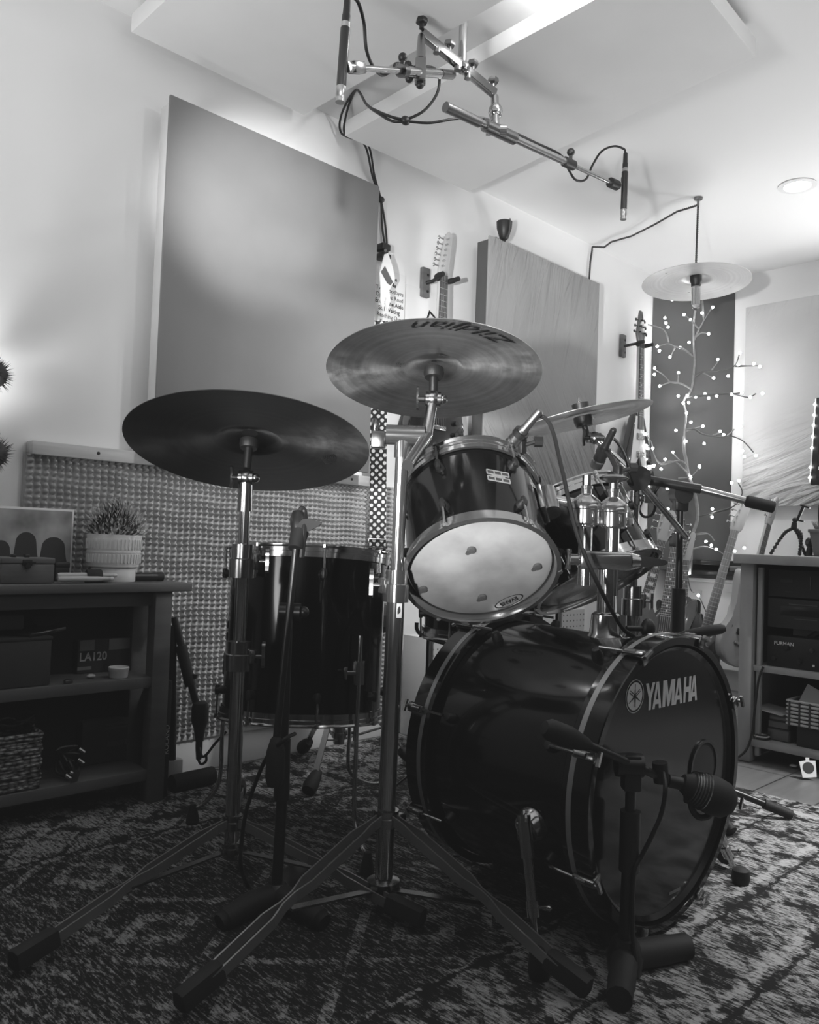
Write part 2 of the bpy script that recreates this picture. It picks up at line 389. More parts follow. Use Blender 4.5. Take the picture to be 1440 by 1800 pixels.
# wall panels
def panel(name, label, x0, x1, z0, z1, th, face, edge, group='wall acoustic panels'):
    t = thing(name, label, 'acoustic panel', ((x0+x1)/2, YW, z0), group)
    g = .035
    MB().bx(x0+.012, x1-.012, YW-th+.006, YW-g, z0+.01, z1-.01, .004).build('frame', edge, t)
    b = MB(); b.bx(x0, x1, YW-th, YW-th+.012, z0, z1, .005); b.build('fabric_front', face, t)
    for zz in (z0+.2, z1-.25): MB().bx(x0+.1, x1-.1, YW-g, YW, zz, zz+.05).build('wall_cleat', M['pine'], t)
    return t
panel('acoustic_absorber', 'large smooth grey acoustic panel on wall above the foam sheet', 1.16, 2.028, 1.022, 2.117, .118, M['canvas'], M['canvas_edge'])
panel('acoustic_absorber', 'wrinkled grey acoustic panel with shade-coloured side on wall right of the hung guitar', 2.675, 3.54, .90, 2.118, .118, M['wrinkle'], M['edge_shade'])
# panel on the right wall
y1, y0 = 2.0, .9
t = thing('acoustic_absorber', 'pale wrinkled acoustic panel on the right wall beside the twig lights', 'acoustic panel', (XF, (y0+y1)/2, 1.035), 'wall acoustic panels')
MB().bx(XF-.046, XF, y0+.01, y1-.01, 1.045, 2.155, .004).build('frame', M['canvas_edge'], t)
MB().bx(XF-.055, XF-.045, y0, y1, 1.035, 2.165, .004).build('fabric_front', M['wrinkle2'], t)
# corner trap
a, c = V((4.275, YW)), V((XF, 2.085))
b = MB(); b.prism([(a.x, a.y-.004), (c.x-.004, c.y), (XF-.004, YW-.004)], 1.62, None, .66, .004)
tag(b.build('corner_bass_trap', M['trap']), 'tall dark fabric bass trap across the room corner behind twig lights', 'bass trap')

# foam sheet with batten
t = thing('acoustic_foam', 'egg-crate grey foam sheet with pale wooden batten, low on the back wall', 'acoustic foam', (1.55, YW, .12))
b = MB(); x0, x1, z0, z1 = .825, 2.30, .122, .985; nx, nz = 560, 250
def fh(x, z):
    a = .5+.5*math.cos(x/.0215*2*PI); q = .5+.5*math.cos(z/.0175*2*PI + .5*math.sin(x*40))
    return .024*(a**.8)*(.25+.75*q**.8) + .002*math.sin(x*310+z*90)
vs = []
for j in range(nz+1):
    for i in range(nx+1):
        x = x0+(x1-x0)*i/nx; z = z0+(z1-z0)*j/nz; vs.append((x, YW-.022-fh(x, z), z))
fs = [(j*(nx+1)+i, j*(nx+1)+i+1, (j+1)*(nx+1)+i+1, (j+1)*(nx+1)+i) for j in range(nz) for i in range(nx)]
b.add(vs, fs); b.bx(x0, x1, YW-.022, YW-.002, z0, z1); b.build('foam_sheet', M['foam'], t, sharp=80, fix=False)
b = MB(); b.bx(.832, 2.105, YW-.052, YW-.002, .978, 1.016, .002); wb = b.build('wooden_batten', M['pine'], t)
for x in (1.02, 1.22, 1.75, 2.0): MB().cyl((x, YW-.053, .998), (x, YW-.05, .998), .005, n=10).build('screw', M['black'], wb)

# white low panelling and dark rail at the far corner
b = MB(); b.bx(4.50, XF, .9, YW-.03, .118, .60, .004)
for i in range(6): y = 1.05+i*.23; b.bx(4.492, 4.50, y, y+.16, .18, .55, .003)
b.bx(4.48, XF, .9, YW-.03, .60, .622, .004)
struct(b.build('trim_1', M['trim']))
t = thing('wall_shelf', 'black narrow double shelf on the right wall below the bass trap', 'shelf', (4.5, 1.75, .64))
MB().bx(4.40, XF-.02, 1.0, 2.33, .70, .727, .004).build('upper_board', M['blackmetal'], t)
MB().bx(4.44, XF-.02, 1.0, 2.36, .640, .668, .004).build('lower_board', M['blackmetal'], t)
for y in (1.05, 1.7, 2.28): MB().bx(4.47, XF-.02, y, y+.02, .668, .70).build('bracket', M['blackmetal'], t)

# ================================================================== lights
def spot(loc, tgt, w, ang, blend=.6, r=.05, col=1.):
    l = bpy.data.lights.new('spot_lamp', 'SPOT'); l.energy = w; l.spot_size = math.radians(ang); l.spot_blend = blend; l.shadow_soft_size = r
    o = bpy.data.objects.new('spot_lamp', l); COL.objects.link(o); o.location = loc
    o.rotation_euler = (V(tgt)-V(loc)).to_track_quat('-Z', 'Y').to_euler(); return o
def point(loc, w, r=.05):
    l = bpy.data.lights.new('point_lamp', 'POINT'); l.energy = w; l.shadow_soft_size = r
    o = bpy.data.objects.new('point_lamp', l); COL.objects.link(o); o.location = loc; return o
def area(loc, tgt, w, sx, sy):
    l = bpy.data.lights.new('area_fill', 'AREA'); l.energy = w; l.shape = 'RECTANGLE'; l.size = sx; l.size_y = sy
    o = bpy.data.objects.new('area_fill', l); COL.objects.link(o); o.location = loc
    o.rotation_euler = (V(tgt)-V(loc)).to_track_quat('-Z', 'Y').to_euler(); return o
spot((3.6, 1.37, 2.35), (3.6, 1.37, 0), 40, 150, 1., .05)
spot((1.745, -.30, 2.34), (1.75, 2.43, 1.75), 26, 78, .7, .09)
spot((.05, .12, 1.42), (1.50, 2.31, 1.86), 620, 17, 1., .04)
spot((1.9, .8, 2.32), (1.98, 2.31, 1.05), 130, 58, 1., .06)
spot((3.0, -.3, 2.35), (2.75, .45, 0), 420, 66, 1., .05)
point((1.80, 1.30, 2.325), 5, .03)
spot((.56, 2.26, .98), (.60, 2.43, 1.35), 9, 120, 1., .04)
spot((-.75, .1, .70), (3.2, 2.3, 1.55), 560, 30, .8, .05)
spot((-.7, 1.3, 1.0), (1.2, 1.2, 2.37), 140, 110, 1., .3)  # unseen uplight added to brighten the left of the ceiling
spot((4.42, 1.04, 1.5), (3.0, 1.1, 2.6), 48, 150, 1., .15)  # high lamp added out of view, lifts the right of the ceiling
spot((4.42, 1.04, .95), (2.9, 1.25, 2.37), 130, 120, 1., .45)  # low lamp added out of view, brightens the right ceiling panel from below
area((1.6, -1.2, 1.5), (1.6, -.6, 3), 20, 2.6, 1.6)  # soft uplight added behind the camera to raise ceiling brightness
w = bpy.data.worlds.new('world'); scn.world = w; w.use_nodes = True
w.node_tree.nodes['Background'].inputs[0].default_value = (.02, .02, .02, 1)
scn.view_settings.view_transform = 'Standard'; scn.view_settings.look = 'None'
scn.cycles.max_bounces = 8; scn.cycles.use_denoising = True; scn.cycles.sample_clamp_indirect = 4
scn.cycles.caustics_reflective = False; scn.cycles.caustics_refractive = False

cm = scn.view_settings.curve_mapping; scn.view_settings.use_curve_mapping = True
cm.curves[3].points[0].location = (0., .0075); cm.update()
# ================================================================== drum kit
FWD = V((.696, .717, 0)).normalized()
def rad(M_, a, r, z): return M_ @ V((r*math.cos(a), r*math.sin(a), z))
def hoop_prof(R, s, h=.030):                                  # triple flanged hoop, s=+1 opens upward
    p = [(R-.010, 0), (R-.0035, -.001), (R-.0035, .012), (R-.0015, .013), (R-.0015, .022), (R+.004, .026), (R+.004, .029), (R-.006, .030), (R-.008, .024), (R-.010, .012)]
    return [(r, z*s*h/.03) for r, z in p]
def drum(name, label, c, N, R, L, nl, a0, headm, badge=None, lugm='black', shell='lacquer'):
    # local z runs from bottom rim (0) to top rim (L)
    Mt = fr(c, -V(N), (1, 0, 0)); base = Mt @ V((0, 0, L/2)); base.z = min((Mt @ V((R*math.cos(i), R*math.sin(i), 0))).z for i in range(7))
    t = thing(name, label, 'drum', base)
    MB(Mt).lathe([(R-.012, .022), (R-.012, L-.022)], None, 96, False).build('shell', M[shell], t)
    MB(Mt).ring(hoop_prof(R, -1), Mx.Translation((0, 0, .030)), 96).build('bottom_hoop', M['chrome'], t)
    MB(Mt).ring(hoop_prof(R, 1), Mx.Translation((0, 0, L-.030)), 96).build('top_hoop', M['chrome'], t)
    hb = MB(Mt).lathe([(0, .016), (R-.02, .016), (R-.013, .019), (R-.0105, .026)], None, 72, False).build('bottom_head', headm, t)
    MB(Mt).lathe([(0, L-.016), (R-.02, L-.016), (R-.013, L-.019), (R-.0105, L-.026)], None, 72, False).build('top_head', M['head'], t)
    for k in range(nl):
        a = a0 + 2*PI*k/nl
        for z0, sg in ((.012, 1), (L-.012, -1)):
            b = MB(Mt); b.lathe([(0, -.002), (.010, -.001), (.011, .004), (.009, .012), (.0075, .020), (0, .021)], fr(rad(Mx(), a, R-.013, z0+sg*.058), (math.cos(a), math.sin(a), 0)), 14, False)
            b.lathe([(.0055, 0), (.0065, .004), (.0065, .020), (.005, .024)], fr(rad(Mx(), a, R+.003, z0+sg*.046), (0, 0, sg)), 10)
            lg = b.build('lug', M[lugm], t)
            b = MB(Mt); b.cyl(rad(Mx(), a, R+.003, z0-sg*.006), rad(Mx(), a, R+.003, z0+sg*.05), .0028, n=8)
            b.cyl(rad(Mx(), a, R+.003, z0-sg*.012), rad(Mx(), a, R+.003, z0-sg*.004), .0055, n=6)
            b.box(rad(Mx(), a, R-.001, z0-sg*.003), (.012, .012, .004), 0, None)
            b.build('tension_rod', M['chrome'], t)
    return t, Mt, hb
def badge(t, Mt, R, a, z, w=.048, h=.030):                    # chrome lattice plate on the shell
    f = Mt @ fr(V((R*math.cos(a), R*math.sin(a), z)), (math.cos(a), math.sin(a), 0), (-math.sin(a), math.cos(a), 0))
    b = MB(f)
    for zz in (-1, 1):
        c = zz*h*.29
        for k in range(2): b.box((0, c + (k-.5)*h*.36, .001), (w, .0022, .002))
        for k in range(4): b.box((w*(k-1.5)/3.05, c, .001), (.0022, h*.36, .002))
        b.mi = 1; b.box((0, c, .0004), (w*.98, h*.34, .0008)); b.mi = 0
    b.box((0, 0, .001), (w*.6, .002, .002))
    b.m2 = M['cardboard']; return b.build('badge', M['inlay'], t)

# rack toms
c1, N1 = V((1.317, 1.131, .705)), V((-.424, -.548, -.721))
tom1, MT1, hd = drum('rack_tom', 'black lacquer rack tom nearest the camera, pale lower head with small oval logo', c1, N1, .165, .260, 6, .45, M['head'])
def ang_of(Mt, P): q = Mt.inverted() @ P; return math.atan2(q.y, q.x)
def hit_cyl(Mt, u, v, R):                                    # where the photo ray meets the drum's side
    I = Mt.inverted(); o = I @ CAM; d = I.to_3x3() @ ray(u, v); A = d.x**2+d.y**2; B = o.x*d.x+o.y*d.y; C = o.x**2+o.y**2-R*R
    return o + d*((-B-math.sqrt(max(0, B*B-A*C)))/A)
def hit_plane(Mt, u, v, z):
    I = Mt.inverted(); o = I @ CAM; d = I.to_3x3() @ ray(u, v); return o + d*((z-o.z)/d.z)
q = hit_cyl(MT1, 876, 838, .153); badge(tom1, MT1, .153, math.atan2(q.y, q.x), q.z, .050, .034)
# logo oval on lower head (its letters stand upside down to the camera)
q = hit_plane(MT1, 895, 1057, .0158); e0 = hit_plane(MT1, 871, 1068, .0158); e1 = hit_plane(MT1, 920, 1046, .0158)
xd = (e0-e1).normalized(); f = MT1 @ fr(q, (0, 0, -1), xd); L_ = (e0-e1).length
b = MB(f); b.ring([(.5, 0), (.455, 0), (.455, .0003), (.5, .0003)], Mx.Diagonal((L_, .030, 1, 1)), 40)
lg = b.build('logo_oval', M['print'], hd)
text('logo_letters', 'EVANS', .0155, f, M['print'], hd, .0003, xs=.92, off=.0006)
for (u, v) in ((829, 966), (945, 995), (848, 1049), (744, 1035)):
    q = hit_plane(MT1, u, v, .016); b = MB(MT1); b.lathe([(0, -.006), (.008, -.005), (.010, 0)], Mx.Translation(q), 14, False); b.prism(smooth2([(-.006, 0), (.006, 0), (.004, .016), (-.004, .016)], 2), .002, Mx.Translation(V((q.x, q.y, .0145))))
    b.build('gel_damper', M['glass'], hd)
c2, N2 = V((1.761, 1.128, .683)), V((.023, -.533, -.846))
tom2, MT2, hd2 = drum('rack_tom', 'black lacquer rack tom behind the chrome tom mount, lower head seen edge-on', c2, N2, .165, .225, 6, .2, M['head'])

# floor tom
ax = (V((0, 0, 1))*math.cos(.10) + FWD*math.sin(.10)).normalized()
cF = at(530, 1262, 2.13)
ftom, MTF, hf = drum('floor_tom', 'deep black floor tom on three chrome legs beside the shelf', cF, -ax, .215, .435, 8, .30, M['head'])
q = hit_cyl(MTF, 399, 1108, .203); badge(ftom, MTF, .203, math.atan2(q.y, q.x), q.z, .05, .05)
for (u, v, ft, ub) in ((383, 1290, onZ(338, 1450, .0), 383), (644, 1290, onZ(645, 1540, 0), 640), (657, 1290, onZ(676, 1400, 0), 657)):
    a = ang_of(MTF, ft); p0 = rad(MTF, a, .225, .22); p1 = rad(MTF, a, .225, .02); ft = V((ft.x, ft.y, .02))
    k = V((p1.x*.95+ft.x*.05, p1.y*.95+ft.y*.05, .115))
    b = MB(); b.tube([p0, p1, (p1*.55+k*.45), k, k*.5+ft*.5+V((0, 0, -.008)), ft+V((0, 0, .022))], .0055, 10, True, 4)
    lg = b.build('leg', M['chrome'], ftom)
    MB().lathe([(0, 0), (.017, 0), (.017, .012), (.012, .035), (.008, .05), (0, .052)], Mx.Translation((ft.x, ft.y, .004)), 14, False).build('rubber_foot', M['rubber'], lg)
    f = MTF @ fr(V((.214*math.cos(a), .214*math.sin(a), .13)), (math.cos(a), math.sin(a), 0), (0, 0, 1))
    b = MB(f); b.box((0, 0, .004), (.06, .03, .024), .004); b.cyl((0, .012, .01), (0, .04, .01), .006); b.box((0, .042, .01), (.03, .006, .012), .002); b.build('leg_bracket', M['chrome2'], ftom)

# ------------------------------------------------ bass drum
cB = V((1.542, .807, .309)); NBd = V((math.sin(-.02), -1, -.022)).normalized()
MTB = fr(cB, NBd, (1, 0, 0))                                 # local z = outward through the front head; y = down or up
if (MTB.to_3x3() @ V((0, 1, 0))).z < 0: MTB = MTB @ Mx.Rotation(PI, 4, 'Z')
LB, RB, RH = .472, .272, .290
bass = thing('bass_drum', 'large glossy black bass drum with white tuning-fork logo on front head', 'drum', (1.542, 1.04, .0))
MB(MTB).lathe([(RB, -.02), (RB, -LB+.02)], None, 128, False).build('shell', M['lacquer'], bass)
for zc, sg, nm_ in ((0, -1, 'front_hoop'), (-LB, 1, 'rear_hoop')):
    hw = .060*sg
    hp = MB(MTB).ring([(RH-.016, zc), (RH-.002, zc), (RH, zc+sg*.002), (RH, zc+hw-sg*.002), (RH-.002, zc+hw), (RH-.016, zc+hw)], None, 128).build(nm_, M['hoopblack'], bass)
    MB(MTB).ring([(RH-.001, zc+sg*.036), (RH+.0006, zc+sg*.036), (RH+.0006, zc+sg*.047), (RH-.001, zc+sg*.047)], None, 128).build('hoop_inlay', M['inlay'], hp)
bh = MB(MTB).lathe([(0, -.014), (RH-.030, -.014), (RH-.022, -.006), (RH-.0165, -.012)], None, 128, False).build('front_head', M['headblack'], bass)
MB(MTB).lathe([(0, -LB+.012), (RH-.017, -LB+.012)], None, 64, False).build('rear_head', M['head'], bass)
# logo: ringed disc with three crossed tuning forks, then the lettering
q = hit_plane(MTB, 1116, 1224, -.0135); fl = MTB @ Mx.Translation(q)
MB(fl).lathe([(0, .0003), (.0265, .0003)], None, 48, False).build('logo_disc', M['white'], bh)
MB(fl).ring([(.0305, 0), (.0318, 0), (.0318, .0005), (.0305, .0005)], None, 64).build('logo_ring', M['white'], bh)
b = MB(fl)
for k in range(3):
    R_ = Mx.Rotation(2*PI*k/3, 4, 'Z')
    b.prism([(-.0016, -.004), (.0016, -.004), (.0016, .011), (.0008, .014), (.0006, .0235), (-.0006, .0235), (-.0008, .014), (-.0016, .011)], .0004, R_ @ Mx.Translation((0, 0, .0004)))
    for sx in (-1, 1): b.prism([(sx*.0012, -.004), (sx*.0029, -.004), (sx*.0029, -.0205), (sx*.0012, -.0205)], .0004, R_ @ Mx.Translation((0, 0, .0004)))
b.build('tuning_forks', M['print'], bh)
l0 = hit_plane(MTB, 1135, 1223, -.0135); l1 = hit_plane(MTB, 1226, 1211, -.0135); lt = hit_plane(MTB, 1137, 1200, -.0135); lb = hit_plane(MTB, 1139, 1247, -.0135)
wid = l1.x-l0.x; hgt = lt.y-lb.y; y0_ = (l0.y+l1.y)/2-hgt/2
GL = {'Y': [[(0, 1), (.28, 1), (.5, .64), (.72, 1), (1, 1), (.63, .42), (.63, 0), (.37, 0), (.37, .42)]],
 'A': [[(0, 0), (.26, 0), (.5, .78), (.74, 0), (1, 0), (.64, 1), (.36, 1)], [(.20, .17), (.80, .17), (.72, .34), (.28, .34)]],
 'M': [[(0, 0), (.23, 0), (.23, .60), (.42, 0), (.58, 0), (.77, .60), (.77, 0), (1, 0), (1, 1), (.69, 1), (.5, .42), (.31, 1), (0, 1)]],
 'H': [[(0, 0), (.29, 0), (.29, .40), (.71, .40), (.71, 0), (1, 0), (1, 1), (.71, 1), (.71, .60), (.29, .60), (.29, 1), (0, 1)]]}
for ch, f0, f1 in (('Y', 0, .165), ('A', .13, .295), ('M', .315, .54), ('A', .535, .70), ('H', .72, .865), ('A', .85, 1.)):
    b = MB(MTB)
    for i, o_ in enumerate(GL[ch]): b.prism([(l0.x+wid*(f0+(f1-f0)*x), y0_+hgt*y) for x, y in o_], .0004, None, -.0136+i*.00005)
    b.build('logo_letter', M['white'], bh)
MB(MTB).box((.055, -.235, -.0135), (.045, .006, .0004)).build('small_print', M['rodgrey'], bh)
# port with rim on the right of the front head
q = hit_plane(MTB, 1236, 1348, -.0135)
MB(MTB).ring([(.052, 0), (.058, 0), (.058, .004), (.052, .004)], Mx.Translation(q), 40).build('port_rim', M['blackmetal'], bh)
MB(MTB).lathe([(0, .001), (.052, .001)], Mx.Translation(q), 32, False).build('port_hole', M['dark'], bh)
for k in range(8):
    a = math.radians(27+45*k)
    for zc, sg in ((0, -1), (-LB, 1)):
        e = fr(rad(Mx(), a, RH, zc), (math.cos(a), math.sin(a), 0), (0, 0, -sg))  # x toward outside of drum end
        b = MB(MTB @ e); b.box((-.018, 0, .006), (.046, .016, .010), .003); b.box((.004, 0, -.004), (.006, .022, .020), .002); b.cyl((-.034, 0, .008), (-.012, 0, .008), .007, n=10)
        b.build('claw', M['chrome2'], bass)
        b = MB(MTB @ e); b.cyl((.012, 0, .008), (-.095, 0, .006), .0032, n=8); b.bar((.014, -.013, .008), (.014, .013, .008), .006, .006); b.build('tension_rod', M['chrome'], bass)
        b = MB(MTB); b.lathe([(0, -.002), (.012, -.001), (.012, .006), (.008, .018), (0, .02)], fr(rad(Mx(), a, RB, zc+sg*.105), (math.cos(a), math.sin(a), 0)), 14, False); b.build('lug', M['black'], bass)
# spurs
for sx, top, ft in ((-1, onX(948, 1440, 1.30), onZ(948, 1722, 0)), (1, V((1.792, 1.0, .19)), onZ(1302, 1556, 0))):
    a = ang_of(MTB, top); zl = (MTB.inverted() @ top).z; s0 = rad(MTB, a, RB, zl); out = (MTB.to_3x3() @ V((math.cos(a), math.sin(a), 0)))
    b = MB(fr(s0, out)); b.lathe([(.034, 0), (.034, .004), (.030, .012), (.026, .022), (0, .024)], None, 28); b.box((0, 0, .03), (.02, .04, .02), .004)
    sp = b.build('spur_bracket', M['chrome'], bass)
    ft = V((ft.x, ft.y, .004)); p0 = s0+out*.03+V((0, 0, .03))
    if sx > 0: p0 = ft+(at(1272, 1484, 1.90)-ft)*1.75
    d = (ft-p0).normalized(); p1 = p0+d*((ft-p0).length-.045); pm = p0*.30+p1*.70
    b = MB(); b.cyl(p0, p0+d*.075, .013, n=16); b.cyl(p0, pm, .0095, n=16); b.cyl(pm-d*.012, pm+d*.015, .0125, n=16); b.cyl(pm, p1, .0065, n=12); b.cyl(pm, pm+FWD.cross(V((0, 0, 1)))*.03, .004, n=8); b.ball(pm+FWD.cross(V((0, 0, 1)))*.03, .006)
    lg = b.build('spur_leg', M['chrome'], bass)
    fh_ = 1. if sx < 0 else .62; MB().lathe([(0, .06*fh_), (.012, .058*fh_), (.019, .05*fh_), (.021, .012), (.018, 0), (0, 0)], Mx.Translation((ft.x, ft.y, .004)), 16, False).build('rubber_foot', M['rubber'], lg)
    b = MB(fr(s0+out*.03, FWD.cross(V((0, 0, 1))))); b.prism(smooth2([(-.006, 0), (.006, 0), (.018, .03), (.009, .036), (0, .022), (-.009, .036), (-.018, .03)], 2), .004); b.build('wing_bolt', M['chrome'], bass)

# ------------------------------------------------ tom mount on top of the bass drum
D0 = 1.76; pb = at(1064, 1108, D0); pb.z = .578
tm = thing('tom_mount', 'chrome double tom mount with two capped tubes rising from the bass drum', 'tom mount', (pb.x, pb.y, .57))
b = MB(Mx.Translation((pb.x, pb.y, .566))); b.lathe([(.045, 0), (.045, .008), (.034, .022), (.030, .062), (.026, .066), (.022, .068)], None, 28); b.build('base', M['chrome'], tm)
b = MB(); b.cyl((pb.x+.036, pb.y-.03, .60), (pb.x+.075, pb.y-.055, .60), .006, n=10); b.ball((pb.x+.078, pb.y-.057, .60), .016, (1, 1, 1.4)); b.build('wing_knob', M['black'], tm)
pt = at(1058, 985, D0); hz = pt.z
MB().cyl((pb.x, pb.y, .57), (pb.x, pb.y, hz-.01), .019, n=24).build('post', M['chrome'], tm)
zt1, zt2 = at(1022, 862, D0), at(1067, 868, D0)
RG = RGT = V((.716, -.697, 0)).normalized()
e0 = V((pb.x, pb.y, hz)) - RG*.062; e1 = V((pb.x, pb.y, hz)) + RG*.050
b = MB(); b.bar(e0, e1, .045, .040, (0, 0, 1), .007); b.build('clamp_block', M['chrome'], tm)
b = MB(); b.cyl(e1, e1+RG*.02, .02, .014, 20); b.prism(smooth2([(-.012, -.008), (.0, -.012), (.05, -.006), (.055, .004), (.012, .012), (-.012, .010)], 3), .010, fr(e1+RG*.02, -FWD, RG)); b.build('wing_bolt', M['chrome'], tm)
b = MB(); b.cyl(e0, e0-RG*.018, .012, n=12); b.box(e0-RG*.022, (.012, .012, .045), .003); b.build('wing_bolt', M['chrome'], tm)
for i, (tp, tom_c, Mt) in enumerate(((zt1, c1, MT1), (zt2, c2, MT2))):
    q = at((1015, 1062)[i], 905, D0)
    x, y = V((pb.x, pb.y, 0)).x + RG.x*(-.048, .010)[i], pb.y + RG.y*(-.048, .010)[i]
    top = (zt1, zt2)[i].z
    b = MB(); b.cyl((x, y, hz-.055-.02*i), (x, y, top-.05), .0145, n=20); tb = b.build('arm_tube', M['chrome'], tm)
    b = MB(Mx.Translation((x, y, top-.062))); b.lathe([(.026, -.012), (.030, -.008), (.030, .022), (.032, .024), (.032, .036), (.029, .042), (.017, .052), (.011, .056), (.011, .066), (.013, .067), (.013, .073), (0, .075)], None, 28)
    for k in range(3): b.box((0.03*math.cos(k*2.1), .03*math.sin(k*2.1), .008), (.006, .006, .02), .001)
    b.build('capped_joint', M['chrome'], tm)
    b = MB(Mx.Translation((x, y, top+.012)))
    if i: b.lathe([(0, 0), (.010, 0), (.010, .012), (.030, .020), (.032, .024), (.02, .030), (0, .031)], None, 24)
    else: b.lathe([(0, 0), (.010, 0), (.010, .022), (0, .024)], None, 8)
    b.build('wing_screw', M['chrome2'], tm)
    b = MB(Mx.Translation((x, y, hz+.085))); b.lathe([(.019, -.014), (.021, -.012), (.021, .012), (.019, .014)], None, 20); b.box((RG.x*.03, RG.y*.03, 0), (.03, .02, .02), .004); b.build('memory_lock', M['chrome'], tm)
# L-arms to the toms (bracket on each shell)
for i, (Mt, R_, lab) in enumerate(((MT1, .153, 0), (MT2, .153, 1))):
    x, y = pb.x + RG.x*(-.048, .010)[i], pb.y + RG.y*(-.048, .010)[i]; top = (zt1, zt2)[i].z-.03
    P = V((x, y, top)); a = ang_of(Mt, P); zl = (.16, .13)[i]; s0 = rad(Mt, a, R_, zl); s1 = rad(Mt, a, R_+.035, zl)
    b = MB(); b.tube([P, P*.4+s1*.6, s1, s0], .011, 14, True, 4); b.build('l_arm', M['chrome'], tm)
    f = Mt @ fr(V((R_*math.cos(a), R_*math.sin(a), zl)), (math.cos(a), math.sin(a), 0), (0, 0, 1))
    b = MB(f); b.box((0, 0, .006), (.075, .055, .014), .004); b.cyl((-.035, 0, .022), (.035, 0, .022), .02, n=20); b.build('mount_bracket', M['chrome2'], (tom1, tom2)[i])

# ------------------------------------------------ cymbals
def cymbal(name, label, c, N, R, m, bell=None, logo=None, group=None):
    Mt = fr(c, N, (1, 0, 0)); bell = bell or R*.27; h = R*.125
    top = []
    for i in range(28):
        r = .006 + (R-.006)*(i/27); t = r/R
        z = h*.55*(1-t**1.7)
        if r < bell: z = h*.55*(1-(bell/R)**1.7) + (h*.75)*math.sqrt(max(0, 1-(r/bell)**2.2))*.8 + 0
        top.append((r, z))
    prof = top + [(R, -.0012)] + [(r, z-.0016) for r, z in reversed(top)]
    b = MB(Mt); b.rad = []; b.lathe(prof + [prof[0]], None, 128, False)
    o = b.build(name, m, None, sharp=50); tag(o, label, 'cymbal', group)
    return o, Mt, h
cA = at(437.3, 785.3, 1.86); NA = V((.202, .225, .953))
k = .28*1.86/1.9035
cymA, MA, hA = cymbal('ride_cymbal', 'large dark cymbal at left, underside seen, above the shelf end of kit', cA, NA, k, M['cymdark'])
cC = V((1.238, 1.215, 1.129)); NC = V((.18, .187, .966))
cymC, MC, hC = cymbal('crash_cymbal', 'bronze cymbal in the middle with dark script logo on its underside', cC, NC, .229, M['cym'])
cR = at(1025.4, 735.7, 2.45); NR = V((-.136, .189, .973))
cymR, MR_, hR = cymbal('crash_cymbal', 'bright cymbal tilted edge-on on the boom stand at right of the toms', cR, NR, .205, M['cymlight'])
# dark script lettering on the underside of the middle cymbal, tops of letters toward the bell
def under(Mt, R, h, r, a): t = r/R; return Mt @ V((r*math.cos(a), r*math.sin(a), h*.55*(1-t**1.7)-.0024))
fa = math.atan2(*(lambda w: (w.y, w.x))((MC.inverted().to_3x3() @ (-FWD + RG*.30))))
def scurve(x, y, z): r = .200 - y; a = fa - x/.200; p = MC.inverted() @ under(MC, .229, hC, r, a); return (p.x, p.y, p.z - abs(z))
def flip(x, y, z): return scurve(-(-x), -y, z)
text('script_logo', 'Zildjian', .046, MC, M['print'], cymC, .0002, xs=1.55, shear=.45, off=.0, curve=lambda x, y, z: scurve(x, y, z))
# fan of thin printed arcs on the left cymbal
fa2 = ang_of(MA, at(585, 775, 1.95)); b = MB()
for i in range(7):
    r0 = .011+.005*i; cpt = (.165*math.cos(fa2), .165*math.sin(fa2)); pts = []
    for j in range(9):
        a = fa2 - .9 + 1.8*j/8; x = cpt[0]+r0*math.cos(a); y = cpt[1]+r0*math.sin(a); pts.append(under(MA, k, hA, math.hypot(x, y), math.atan2(y, x)))
    b.tube(pts, .0009, 4)
b.build('printed_arcs', M['print'], cymA)

# ------------------------------------------------ cymbal stands
def foot_boot(p, d, parent):                                 # rubber boot at a floor point, along direction d
    d = V(d).normalized(); Mt = fr(V(p), d, V((0, 0, 1)))
    b = MB(Mt); b.prism([(-.006, -.017), (.006, -.017), (.022, -.013), (.026, 0), (.022, .013), (.006, .017), (-.006, .017), (-.012, 0)], .085, None, -.075, .005); return b
def brace_leg(parent, top, ft, m, w=.015, pin=.5, name='leg'):
    top, ft = V(top), V(ft); d = (ft-top); L = d.length; dn = d.normalized(); side = dn.cross(V((0, 0, 1))).normalized()
    b = MB(); up = side.cross(dn)
    for s in (-1, 1):
        pts = []
        for t, ww in ((0, .5), (.06, .5), (.14, 1), (.43, 1), (.50, .28), (.56, .28), (.63, 1), (.90, 1), (.97, .2), (1., .2)):
            sag = math.sin(min(1, t*3)*PI/2)*.012
            pts.append(top + d*t + side*(s*w*ww) + V((0, 0, sag*(1-t))))
        for i in range(len(pts)-1): b.bar(pts[i], pts[i+1], .0035, .019, up)
    lg = b.build(name, m, parent)
    bt = foot_boot(V((ft.x, ft.y, .028)), V((dn.x, dn.y, dn.z*.75)), lg); bt.build('rubber_boot', M['rubber'], lg)
    return top + d*.53
